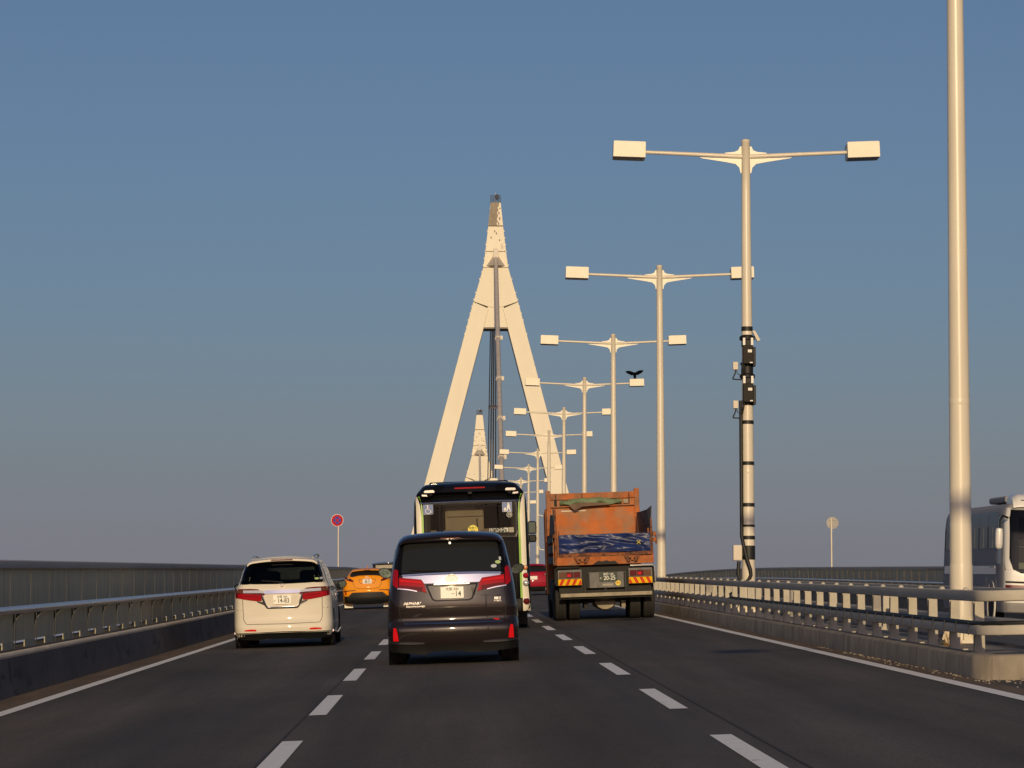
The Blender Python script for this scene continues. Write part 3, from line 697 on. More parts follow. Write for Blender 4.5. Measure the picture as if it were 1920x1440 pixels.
sg = thing('road_sign', 'round grey back of a road sign above the far right fence', 'road sign', (xs_, ys_, rz(xs_, ys_) + .5))
zc_ = GRADE * ys_ + CAMH + 87 / 37.9 - (rz(xs_, ys_) + .5)
MB().tube([(0, 0, 0), (0, 0, zc_ + .22)], .04, 10).build('post', 'pole_paint', sg, smooth=60)
disc('sign_plate', .30, .05, .062, 'sign_back', sg, c=(.06, 0, zc_)); MB().lathe([(.30, .045), (.30, .066), (.285, .066), (.285, .045)], 40, 'y', (.06, 0, zc_), caps=False).build('rim', 'sign_white', sg)
for dz in (-.14, .14): MB().box(-.10, .22, .02, .05, zc_ + dz - .02, zc_ + dz + .02).build('bracket', 'sign_back', sg)

gr = MB(); rg = random.Random(9)
for i in range(260):
    y = rg.uniform(31.5, 48) if rg.random() < .6 else rg.gauss(33.4, .3); x = 5.54 - abs(rg.gauss(0, .07)) if y > 34 else rg.uniform(5.45, 6.9)
    r = rg.uniform(.006, .02); z = rz(x, y)
    gr.add([(x - r, y - r, z), (x + r, y - r * .6, z), (x + r * .7, y + r, z), (x - r * .8, y + r, z), (x, y, z + r)], [(0, 1, 4), (1, 2, 4), (2, 3, 4), (3, 0, 4)])
tag(gr.build('grit', 'kerb_concrete', None), 'loose grit along the foot of the median kerb', 'grit', kind='stuff')
# ---- dry weeds at the foot of the near lamp post
gm = MB(); rg = random.Random(3)
for i in range(36):
    x, y = rg.gauss(0, .05), rg.gauss(0, .09); h = rg.uniform(.05, .22); lx, ly = rg.gauss(0, .06), rg.gauss(0, .05)
    gm.add([(x - .004, y, 0), (x + .004, y, 0), (x + lx + .002, y + ly, h), (x + lx - .002, y + ly, h)], [(0, 1, 2, 3)])
tag(gm.build('dry_grass', 'dry_grass', None, loc=(5.98, 38.6, rz(5.98, 38.6) + KH - .03)), 'tuft of dry brown grass at the foot of the nearest lamp post', 'grass', kind='stuff')

# ================================================================== VEHICLES
class Body:
    """A vehicle shell: the end that faces the viewer is a gridded surface y = S(x, z), swept forward to the other end."""
    def __init__(s, zb, zt, crown, hw, prof, bulge=.06, red=.16, ue=.84):
        s.zb, s.zt, s.crown, s.hwt, s.prof, s.bulge, s.red, s.ue = zb, zt, crown, hw, prof, bulge, red, ue
    def hw(s, z): return smo(s.hwt, z, .03)
    def S(s, x, z):
        h = s.hw(min(max(z, s.zb), s.zt)); u = abs(x) / h
        e = min(max((u - s.ue) / (1 - s.ue), 0), .985)
        return smo(s.prof, z) + s.bulge * u * u + s.red * (1 - math.sqrt(1 - e * e))
    def shell(s, L, kx, kz, belt, name, m, parent, holes=(), nu=28, nv=44, nw=26):
        us = [math.sin(math.pi / 2 * (-1 + 2 * i / nu)) for i in range(nu + 1)]
        us = [(0.55 * a + .45 * (-1 + 2 * i / nu)) for i, a in enumerate(us)]
        V = []; idx = {}
        for j in range(nv + 1):
            v = j / nv; v = 1 - (1 - v) ** 1.25
            zz = s.zb + (s.zt - s.zb) * v
            for i, u in enumerate(us):
                x = u * s.hw(zz); z = zz - s.crown * u * u * v ** 6
                idx[i, j] = len(V); V.append((x, s.S(x, z), z))
        Fc = []
        for j in range(nv):
            for i in range(nu):
                q = (idx[i, j], idx[i + 1, j], idx[i + 1, j + 1], idx[i, j + 1])
                cx = sum(V[k][0] for k in q) / 4; cz = sum(V[k][2] for k in q) / 4
                if any(x0 < cx < x1 and z0 < cz < z1 for x0, x1, z0, z1 in holes): continue
                Fc.append(q)
        loop = [idx[i, 0] for i in range(nu)] + [idx[nu, j] for j in range(nv)] + [idx[i, nv] for i in range(nu, 0, -1)] + [idx[0, j] for j in range(nv, 0, -1)]
        s.loop0 = [V[k] for k in loop]; s.nu, s.nv, s.L, s.kx, s.kz, s.belt = nu, nv, L, kx, kz, belt
        prev = loop
        for k in range(1, nw + 1):
            w_ = k / nw; cur = []
            for p in s.loop0:
                cur.append(len(V)); V.append(s.at(p, w_))
            n = len(loop)
            for i in range(n): Fc.append((prev[i], prev[(i + 1) % n], cur[(i + 1) % n], cur[i]))
            prev = cur
        Fc.append(tuple(prev))
        return MB().add(V, Fc).build(name, m, parent, smooth=38)
    def at(s, p, w_):
        x, y0, z = p
        zz = s.belt + (z - s.belt) * lerp(s.kz, w_) if z > s.belt else z
        return (x * lerp(s.kx, w_), y0 + (s.L - y0) * w_, zz)
    def side(s, name, m, parent, sg, v0, v1, w0, w1, off=.006):       # a pane that lies on the flank
        n = s.nu; J = [j for j in range(s.nv) if s.zb + (s.zt - s.zb) * (1 - (1 - j / s.nv) ** 1.25) >= v0 and s.zb + (s.zt - s.zb) * (1 - (1 - j / s.nv) ** 1.25) <= v1]
        pts = [s.loop0[n + j] for j in J]; W = [w0 + (w1 - w0) * k / 8 for k in range(9)]
        rings = []
        for w_ in W:
            r = [s.at(p, w_) for p in pts]
            rings.append([(sg * (x + off), y, z) for x, y, z in r])
        b = MB(); b.loft(rings, close=False, caps=False)
        back = [[(x - sg * (off + .01), y, z) for x, y, z in r] for r in rings]
        for a, c in ((0, 1), (len(rings) - 2, len(rings) - 1)): pass
        o = len(b.v)
        rim = [rings[0][i] for i in range(len(pts))] + [rings[k][-1] for k in range(1, len(W))] + [rings[-1][i] for i in range(len(pts) - 2, -1, -1)] + [rings[k][0] for k in range(len(W) - 2, 0, -1)]
        b.add(rim + [(x - sg * (off + .012), y, z) for x, y, z in rim], [(i, (i + 1) % len(rim), (i + 1) % len(rim) + len(rim), i + len(rim)) for i in range(len(rim))])
        return b.build(name, m, parent, smooth=30)
    def patch(s, name, m, parent, tab, mode='row', off=.006, thick=.02, mirror=False, step=.05, yfun=None):
        """raised piece that follows the surface; tab rows (z, x0, x1) or columns (x, z0, z1)"""
        A = []
        for (a, p, q), (b_, r, t) in zip(tab, tab[1:]):
            n = max(1, int(abs(b_ - a) / step))
            for k in range(n): A.append((a + (b_ - a) * k / n, p + (r - p) * k / n, q + (t - q) * k / n))
        A.append(tab[-1])
        span = max(abs(q - p) for _, p, q in A); nb = max(1, int(span / step))
        V = []
        Sf = yfun or s.S
        for a, p, q in A:
            for k in range(nb + 1):
                c = p + (q - p) * k / nb
                x, z = (c, a) if mode == 'row' else (a, c)
                if mirror: x = -x
                V.append((x, Sf(x, z) - off, z))
        n = nb + 1; R_ = len(A)
        Fc = [(j * n + i, j * n + i + 1, (j + 1) * n + i + 1, (j + 1) * n + i) for j in range(R_ - 1) for i in range(nb)]
        rim = [i for i in range(n)] + [j * n + n - 1 for j in range(1, R_)] + [(R_ - 1) * n + i for i in range(n - 2, -1, -1)] + [j * n for j in range(R_ - 2, 0, -1)]
        o = len(V)
        V += [(V[i][0], V[i][1] + thick, V[i][2]) for i in rim]
        Fc += [(rim[i], rim[(i + 1) % len(rim)], o + (i + 1) % len(rim), o + i) for i in range(len(rim))]
        b = MB().add(V, Fc)
        me = b.mesh(name, m, 35)
        return link(name, me, parent)
    def line(s, name, m, parent, pts, r=.006, off=.002, closed=False, n=6):
        P = [(x, s.S(x, z) - off, z) for x, z in dens(pts)]
        return MB().tube(P, r, n).build(name, m, parent, smooth=60)
def dens(pts, st=.06):
    o = []
    for (a, b), (c, d_) in zip(pts, pts[1:]):
        n = max(1, int(math.hypot(c - a, d_ - b) / st))
        o += [(a + (c - a) * k / n, b + (d_ - b) * k / n) for k in range(n)]
    return o + [pts[-1]]
def ell(cx, cz, rx, rz_, n=14): return [(cz + rz_ * math.sin(-math.pi / 2 + math.pi * k / n), cx - rx * math.cos(-math.pi / 2 + math.pi * k / n) - 1e-4, cx + rx * math.cos(-math.pi / 2 + math.pi * k / n) + 1e-4) for k in range(n + 1)]

def wheel(parent, x, y, r, wd, rimr=.62, label=None):
    s_ = 1 if x > 0 else -1
    h = wd / 2
    prof = [(r * rimr, -h * .8), (r * .80, -h), (r * .93, -h * .98), (r * .985, -h * .86), (r, -h * .72)]
    for g in (-.36, 0, .36): prof += [(r, h * g - .010), (r - .012, h * g - .007), (r - .012, h * g + .007), (r, h * g + .010)]
    prof += [(r, h * .72), (r * .985, h * .86), (r * .93, h * .98), (r * .80, h), (r * rimr, h * .8)]
    t = MB().lathe(prof, 36, 'x').build('wheel', 'rubber', parent, smooth=35, loc=(x, y, r))
    rm = MB().lathe([(.02, h * .55), (r * .18, h * .6), (r * .22, h * .45), (r * rimr * .9, h * .62), (r * rimr, h * .8), (r * rimr * 1.01, -h * .8), (.05, -h * .5)], 30, 'x')
    for k in range(5):
        a = k * 2 * math.pi / 5
        c, d_ = math.cos(a), math.sin(a)
        rm.add([(h * .66, -.05 * d_ + .1 * r * c, .05 * c + .1 * r * d_), (h * .66, .05 * d_ + .1 * r * c, -.05 * c + .1 * r * d_), (h * .74, .03 * d_ + r * rimr * .95 * c, -.03 * c + r * rimr * .95 * d_), (h * .74, -.03 * d_ + r * rimr * .95 * c, .03 * c + r * rimr * .95 * d_)], [(0, 1, 2, 3)])
    o = rm.build('rim', 'alloy', t, smooth=35)
    if s_ < 0: o.rotation_euler = (0, 0, math.pi)
    return t
def arch(parent, x, y, r):
    MB().lathe([(r * 1.17, -.02), (r * 1.17, .012), (r * 1.0, .012), (r * 1.0, -.02)], 36, 'x', caps=False).build('wheel_arch', 'black_plastic', parent, smooth=35, loc=(x, y, r * 1.02))
def mirror(parent, x, y, z, w_, h, housing, s_):
    t = MB().loft([[(x + s_ * w_ / 2 + math.cos(a) * w_ / 2 * k, y + dy, z + math.sin(a) * h / 2 * k + .02 * math.cos(a) * s_) for a in [i * math.pi / 8 for i in range(16)]] for dy, k in ((0, .93), (.012, 1), (.10, .92), (.17, .6), (.19, .2))])
    o = t.build('door_mirror', housing, parent, smooth=50)
    MB().loft([[(x + s_ * w_ / 2 + math.cos(a) * w_ / 2 * k, y - .004, z + math.sin(a) * h / 2 * k + .02 * math.cos(a) * s_) for a in [i * math.pi / 8 for i in range(16)]] for k in (.80, .2)], caps=True).build('mirror_glass', 'mirror_glass', o)
    MB().box(min(x - s_ * .12, x + s_ * .03), max(x - s_ * .12, x + s_ * .03), y + .05, y + .12, z - h * .42, z - h * .2).build('mirror_stem', 'black_plastic', o)
def plate(parent, x, y, z, base, ink, top, main, kana=None, tilt=0, w_=.33, h=.165, dash=True):
    o = MB().box(-w_ / 2, w_ / 2, -.004, .004, -h / 2, h / 2).build('number_plate', base, parent, loc=(x, y, z), rot=(tilt, 0, 0), bevel=.003)
    if top: text('lettering', top, h * .30, ink, o, (0, -.006, h * .29), bold=.0006)
    if main: text('numerals', main, h * .66, ink, o, (w_ * .06, -.006, -h * .13), sx=.86, bold=.0012)
    if kana: text('lettering', kana, h * .24, ink, o, (-w_ * .42, -.006, -h * .14))
    return o
VROT = (PITCH, -math.atan(CROSS), 0)
def seats(parent, xs, y, zt, m='seat_fabric'):
    for x in xs:
        o = MB().box(x - .22, x + .22, y, y + .13, .5, zt - .2).build('seat', m, parent, bevel=.05)
        MB().box(x - .13, x + .13, y, y + .09, zt - .18, zt).build('headrest', m, o, bevel=.04)

# ------------------------------------------------ dark minivan ahead
def dark_minivan():
    t = thing('minivan', 'dark purple-black minivan with red tail lamps and chrome strip, straight ahead', 'minivan', (.02, 45.8, rz(.02, 45.8)), VROT)
    B = Body(.24, 1.885, .045, [(.24, .90), (.34, .935), (.55, .94), (.85, .925), (1.1, .90), (1.42, .845), (1.70, .79), (1.80, .755), (1.86, .70), (1.885, .66)],
             [(.2, .06), (.30, .02), (.38, .008), (.46, .0), (.53, .002), (.575, .012), (.60, .045), (.63, .066), (.72, .056), (.82, .052), (.92, .058), (1.15, .088), (1.30, .12), (1.74, .34), (1.885, .42)], .07, .22, .84)
    B.shell(4.9, [(0, 1), (.1, 1.005), (.7, 1.0), (.9, .95), (1, .84)], [(0, 1), (.08, 1.02), (.5, 1.03), (.66, .98), (.84, .28), (1, .02)], .98, 'body', 'paint_dark', t)
    # black wrap-round glazing and the pane itself
    B.patch('window_surround', 'black_gloss', t, [(1.30, -.83, .83), (1.42, -.815, .815), (1.60, -.785, .785), (1.76, -.75, .75)], off=.004)
    B.patch('rear_window', 'privacy_glass', t, [(1.318, -.70, .70), (1.335, -.715, .715), (1.5, -.70, .70), (1.70, -.675, .675), (1.735, -.66, .66)], off=.010)
    # roof spoiler
    sp = MB()
    rings = []
    for x in [-.74 + 1.48 * k / 24 for k in range(25)]:
        u = abs(x) / .74; cr = .05 * u ** 2 + .05 * max(0, (u - .85) / .15) ** 2
        yb_ = .20 + .05 * u * u
        rings.append([(x, yb_ + .16, 1.745 - cr * .3), (x, yb_ + .01, 1.80 - cr), (x, yb_, 1.825 - cr), (x, yb_ + .03, 1.845 - cr), (x, yb_ + .32, 1.905 - cr), (x, yb_ + .55, 1.90 - cr), (x, yb_ + .5, 1.76 - cr)])
    so = sp.loft(rings).build('roof_spoiler', 'paint_dark', t, smooth=40)
    MB().box(-.14, .14, .198, .215, 1.795, 1.81).build('brake_lamp', 'lens_dark_red', so)
    MB().lathe([(.016, -.03), (.016, 0), (.002, .002)], 10, 'y', (-.01, .27, 1.735)).build('washer_nozzle', 'chrome', so)
    # chrome garnish and upper strip
    B.patch('chrome_strip', 'chrome', t, [(-.71, 1.282, 1.300), (-.4, 1.288, 1.312), (0, 1.292, 1.318), (.4, 1.288, 1.312), (.71, 1.282, 1.300)], 'col', .022, .04)
    g = B.patch('chrome_garnish', 'chrome', t, [(-.70, 1.258, 1.276), (-.43, 1.205, 1.280), (-.39, 1.165, 1.282), (0, 1.165, 1.284), (.39, 1.165, 1.282), (.43, 1.205, 1.280), (.70, 1.258, 1.276)], 'col', .018, .04)
    # emblem: rings
    def ring(cx, cz, rx, rz_, r):
        MB().tube([(cx + rx * math.cos(a), B.S(cx, cz) - .032, cz + rz_ * math.sin(a)) for a in [k * math.pi / 12 for k in range(25)]], r, 6).build('emblem_ring', 'chrome', g, smooth=60)
    ring(0, 1.225, .082, .058, .008); ring(0, 1.235, .042, .020, .006); ring(0, 1.222, .022, .052, .006)
    B.patch('emblem_disc', 'dark_chrome', g, ell(0, 1.225, .08, .055), off=.026, thick=.01)
    # tail lamps
    for mi in (False, True):
        o = B.patch('tail_lamp', 'lens_red', t, [(.365, 1.03, 1.045), (.40, 1.045, 1.175), (.435, 1.055, 1.225), (.60, 1.085, 1.245), (.755, 1.11, 1.262), (.765, 1.11, 1.36), (.80, 1.12, 1.385), (.845, 1.16, 1.375)], 'col', .022, .05, mi)
        B.patch('lamp_trim', 'lens_dark_red', o, [(.42, 1.055, 1.115), (.60, 1.092, 1.135), (.75, 1.118, 1.15)], 'col', .026, .01, mi)
        B.patch('lamp_strip', 'reflector_red', o, [(.44, 1.172, 1.192), (.60, 1.192, 1.212), (.745, 1.205, 1.228)], 'col', .027, .01, mi)
        B.patch('lamp_blade', 'chrome', o, [(.50, 1.052, 1.064), (.62, 1.078, 1.092), (.78, 1.098, 1.112)], 'col', .030, .02, mi)
        B.patch('lamp_edge', 'black_gloss', o, [(.755, 1.11, 1.262), (.768, 1.11, 1.36)], 'col', .027, .01, mi)
    # plate recess
    B.patch('plate_recess', 'black_gloss', t, [(.905, -.24, .24), (.925, -.29, .29), (1.0, -.325, .325), (1.13, -.37, .37), (1.152, -.375, .375)], off=.008)
    B.patch('plate_panel', 'paint_dark', t, [(.925, -.235, .235), (.945, -.272, .272), (1.128, -.345, .345)], off=.012)
    yp = B.S(0, 1.02) - .03
    plate(t, 0, yp, 1.025, 'plate_white', 'plate_green', '大阪 330', '   ··14', None, tilt=rad(-3))
    MB().box(-.26, .26, yp - .015, yp + .05, 1.133, 1.162).build('tailgate_handle', 'chrome', t, bevel=.006)
    # tailgate seam, bumper details
    B.line('tailgate_seam', 'cabin_dark', t, [(-.775, 1.09), (-.765, .80), (-.745, .66), (-.71, .61), (-.6, .592), (0, .585), (.6, .592), (.71, .61), (.745, .66), (.765, .80), (.775, 1.09)], .006, .0)
    B.patch('bumper_step', 'chrome', t, [(-.70, .590, .602), (0, .586, .604), (.70, .590, .602)], 'col', .012, .02)
    for mi in (False, True):
        B.patch('reflector', 'reflector_red', t, [(.355, .785, .862), (.45, .795, .862), (.535, .815, .855), (.545, .82, .85)], 'row', .012, .03, mi)
        B.patch('bumper_wing', 'chrome', t, [(.42, .305, .312), (.60, .30, .325), (.80, .31, .33), (.90, .33, .345)], 'col', .03, .05, mi)
        MB().lathe([(.014, 0), (.014, -.004)], 10, 'y', ((.32 if mi else -.30), B.S(.3, .49) - .002, .49)).build('parking_sensor', 'black_plastic', t)
    vl = [(-.93, .205, .30), (-.6, .17, .30), (-.42, .15, .285), (-.3, .19, .28), (0, .20, .28), (.25, .165, .28), (.42, .17, .285), (.6, .18, .30), (.93, .205, .30)]
    B.patch('valance', 'black_plastic', t, vl, 'col', .004, .12)
    MB().box(-.55, .55, .25, 4.3, .20, .30).build('underbody', 'cabin_dark', t)
    text('badge', 'ALPHARD', .05, 'chrome', t, (-.56, B.S(.56, .885) - .004, .885), depth=.004, sx=1.25, bold=.001)
    text('badge', 'Executive Lounge', .038, 'chrome', t, (-.53, B.S(.5, .845) - .004, .845), depth=.004, shear=.3, bold=.0006)
    MB().box(.60, .66, B.S(.62, .92) - .008, B.S(.62, .92), .91, .945).build('badge', 'chrome', t); MB().box(.675, .69, B.S(.67, .92) - .008, B.S(.67, .92), .905, .945).build('badge', 'chrome', t)
    text('badge', 'HYBRID', .030, 'chrome', t, (.645, B.S(.64, .885) - .004, .887), depth=.003, bold=.0006)
    MB().box(.575, .66, B.S(.62, .622) - .006, B.S(.62, .622), .615, .64).build('sticker', 'sign_red', t)
    B.patch('window_sticker', 'sticker_pale', t, ell(.61, 1.385, .042, .025), off=.016, thick=.004)
    B.patch('window_sticker', 'sticker_green', t, ell(.67, 1.44, .04, .024), off=.016, thick=.004)
    B.patch('window_sticker', 'sticker_pale', t, [(1.465, .69, .72), (1.515, .685, .715)], off=.016, thick=.004)
    wi = MB().tube([(.0, B.S(0, 1.31) - .03, 1.335), (-.3, B.S(-.3, 1.33) - .03, 1.345), (-.6, B.S(-.6, 1.35) - .03, 1.36)], .008, 6).build('wiper', 'black_plastic', t)
    for sg in (-1, 1):
        for (w0, w1) in ((.05, .22), (.235, .42), (.435, .64)): B.side('side_window', 'privacy_glass', t, sg, 1.14, 1.70, w0, w1)
        mirror(t, sg * .90, 3.35, 1.33, .22, .165, 'black_gloss', sg)
        for y in (.98, 3.95): wheel(t, sg * .80, y, .345, .235); arch(t, sg * .925, y, .345)
    return t
dark_minivan()

# ------------------------------------------------ white minivan in the left lane
def white_minivan():
    t = thing('minivan', 'pearl white minivan in the left lane with roof rails and plate 14-83', 'minivan', (-3.165, 60.0, rz(-3.165, 60.0)), VROT)
    B = Body(.20, 1.70, .05, [(.20, .87), (.27, .91), (.45, .92), (.8, .912), (1.0, .905), (1.10, .885), (1.24, .815), (1.45, .755), (1.58, .70), (1.66, .645), (1.70, .58)],
             [(.18, .10), (.27, .02), (.33, .0), (.43, .0), (.47, .035), (.55, .055), (.80, .065), (1.02, .055), (1.12, .085), (1.20, .13), (1.60, .42), (1.70, .52)], .08, .24, .82)
    hole = (-.62, .62, 1.25, 1.56)
    B.shell(4.83, [(0, 1), (.08, 1.005), (.7, 1.0), (.9, .94), (1, .82)], [(0, 1), (.1, 1.035), (.45, 1.05), (.62, .98), (.82, .15), (1, -.08)], .98, 'body', 'paint_pearl', t, holes=[hole])
    MB().box(-.60, .60, .35, 3.4, .9, .95).build('cabin_floor', 'cabin_dark', t)
    seats(t, (-.40, .40), 1.5, 1.42); seats(t, (-.38, .38), 2.6, 1.44)
    MB().box(-.66, .66, 3.2, 3.22, 1.0, 1.50).build('windscreen_light', 'mirror_glass', t)
    B.patch('window_frit', 'black_gloss', t, [(1.20, -.79, -.62), (1.24, -.79, -.62), (1.58, -.69, -.60)], off=.004)
    B.patch('window_frit', 'black_gloss', t, [(1.20, .62, .79), (1.24, .62, .79), (1.58, .60, .69)], off=.004)
    B.patch('window_frit', 'black_gloss', t, [(1.555, -.66, .66), (1.605, -.675, .675)], off=.005)
    B.patch('window_frit', 'black_gloss', t, [(-.79, 1.215, 1.26), (-.5, 1.20, 1.26), (0, 1.19, 1.262), (.5, 1.20, 1.26), (.79, 1.215, 1.26)], 'col', off=.005)
    B.patch('rear_window', 'tint_glass', t, [(1.21, -.77, .77), (1.26, -.77, .77), (1.45, -.725, .725), (1.57, -.685, .685), (1.598, -.66, .66)], off=.012, thick=.008)
    B.line('wiper', 'black_plastic', t, [(.02, 1.222), (-.2, 1.245), (-.38, 1.262)], .009, .03)
    # roof spoiler lip with its brake lamp
    rings = []
    for x in [-.66 + 1.32 * k / 24 for k in range(25)]:
        u = abs(x) / .66; cr = .05 * u * u + .04 * max(0, (u - .85) / .15) ** 2; yb_ = .34 + .06 * u * u
        rings.append([(x, yb_ + .12, 1.60 - cr * .4), (x, yb_, 1.625 - cr), (x, yb_ + .01, 1.66 - cr), (x, yb_ + .28, 1.715 - cr), (x, yb_ + .5, 1.72 - cr), (x, yb_ + .4, 1.60 - cr)])
    so = MB().loft(rings).build('roof_spoiler', 'paint_pearl', t, smooth=40)
    MB().box(-.20, .20, .338, .352, 1.632, 1.652).build('brake_lamp', 'lens_dark_red', so)
    for sg in (-1, 1):
        MB().tube([(sg * .57, .70, 1.68), (sg * .585, 1.1, 1.715), (sg * .60, 1.6, 1.735), (sg * .60, 2.4, 1.735), (sg * .58, 3.0, 1.70)], .016, 8).build('roof_rail', 'dark_chrome', t, smooth=60)
    # belt: lamps, chrome bar, emblem
    for mi in (False, True):
        fr = B.patch('tail_lamp', 'lens_dark_red', t, [(.30, 1.02, 1.035), (.40, .95, 1.08), (.46, .90, 1.108), (.60, .915, 1.118), (.86, .95, 1.122), (.885, .97, 1.10)], 'col', .014, .04, mi)
        B.patch('brake_lens', 'lens_red', fr, [(.385, .885, .985), (.47, .885, 1.005), (.73, .925, 1.028), (.735, .93, 1.03), (.88, .955, 1.03)], 'col', .022, .02, mi)
        B.patch('clear_lens', 'lens_clear', fr, [(.27, 1.025, 1.07), (.40, 1.035, 1.085), (.73, 1.042, 1.095)], 'col', .022, .02, mi)
        B.patch('turn_lens', 'lens_brown', fr, [(.745, 1.04, 1.095), (.86, 1.045, 1.10)], 'col', .022, .02, mi)
        B.patch('lens_rib', 'lens_dark_red', fr, [(.43, .955, .963), (.73, .985, .992)], 'col', .027, .01, mi)
        B.patch('lower_garnish', 'dark_chrome', t, [(.28, .77, .79), (.33, .80, .86), (.47, .865, .885)], 'col', .014, .03, mi)
        B.patch('reflector', 'reflector_red', t, [(.50, .325, .355), (.60, .325, .362), (.72, .33, .35)], 'col', .012, .03, mi)
    B.patch('chrome_bar', 'chrome', t, [(-.34, 1.02, 1.06), (-.30, 1.015, 1.085), (.30, 1.015, 1.085), (.34, 1.02, 1.06)], 'col', .026, .04)
    B.line('plate_frame', 'chrome', t, [(-.375, 1.0), (-.30, .80), (-.26, .765), (.26, .765), (.30, .80), (.375, 1.0)], .012, .012)
    B.line('plate_frame', 'cabin_dark', t, [(-.40, 1.0), (-.325, .80), (-.28, .745), (.28, .745), (.325, .80), (.40, 1.0)], .012, .006)
    plate(t, 0, B.S(0, .90) - .022, .90, 'plate_white', 'plate_green', '大阪 303', '14-83', 'の', tilt=rad(-2), w_=.34, h=.175)
    e = B.S(0, 1.145) - .012
    em = MB().tube([(x, e, 1.145 + z) for x, z in ((-.056, .042), (-.044, -.042), (.044, -.042), (.056, .042), (-.056, .042))], .007, 6).build('emblem', 'chrome', t, smooth=50)
    for sg in (-1, 1): MB().tube([(sg * .030, e, 1.172), (sg * .018, e, 1.118)], .007, 6).build('emblem_bar', 'chrome', em)
    MB().tube([(-.022, e, 1.143), (.022, e, 1.143)], .006, 6).build('emblem_bar', 'chrome', em)
    B.line('tailgate_seam', 'cabin_dark', t, [(-.745, .93), (-.735, .55), (-.70, .475), (-.66, .455), (0, .448), (.66, .455), (.70, .475), (.735, .55), (.745, .93)], .005, 0)
    B.line('bumper_seam', 'cabin_dark', t, [(-.755, .72), (-.84, .725), (-.90, .73)], .004, 0); B.line('bumper_seam', 'cabin_dark', t, [(.755, .72), (.84, .725), (.90, .73)], .004, 0)
    B.patch('bumper_trim', 'chrome', t, [(-.90, .285, .297), (-.5, .29, .30), (0, .297, .31), (.5, .29, .30), (.90, .285, .297)], 'col', .016, .03)
    B.patch('valance', 'black_plastic', t, [(-.86, .17, .275), (-.45, .15, .28), (-.3, .175, .285), (.3, .17, .285), (.45, .15, .28), (.86, .17, .275)], 'col', .004, .12)
    MB().box(-.55, .55, .25, 4.3, .18, .28).build('underbody', 'cabin_dark', t)
    B.patch('window_sticker', 'sticker_green', t, ell(.65, 1.272, .04, .02), off=.022, thick=.004); B.patch('window_sticker', 'sticker_pale', t, ell(.735, 1.278, .035, .02), off=.022, thick=.004)
    for sg in (-1, 1):
        for (w0, w1) in ((.04, .20), (.215, .41), (.425, .63)): B.side('side_window', 'privacy_glass', t, sg, 1.10, 1.56, w0, w1)
        B.side('chrome_sill', 'chrome', t, sg, 1.055, 1.095, .04, .66, .008)
        MB().tube([(sg * .915, .4, .29), (sg * .925, 2.4, .22), (sg * .915, 4.4, .27)], .022, 8).build('side_sill', 'chrome', t, smooth=60)
        mirror(t, sg * .90, 3.3, 1.13, .21, .155, 'black_gloss', sg)
        for y in (.95, 3.85): wheel(t, sg * .79, y, .325, .22); arch(t, sg * .915, y, .325)
        for y in (1.75, 2.75): MB().box(sg * .918, sg * .94, y, y + .18, .93, .96).build('door_handle', 'chrome', t, bevel=.006)
        for y in (1.42, 2.42, 3.32): B.side('door_seam', 'cabin_dark', t, sg, .3, 1.06, y / 4.83, (y + .012) / 4.83, .003)
white_minivan()

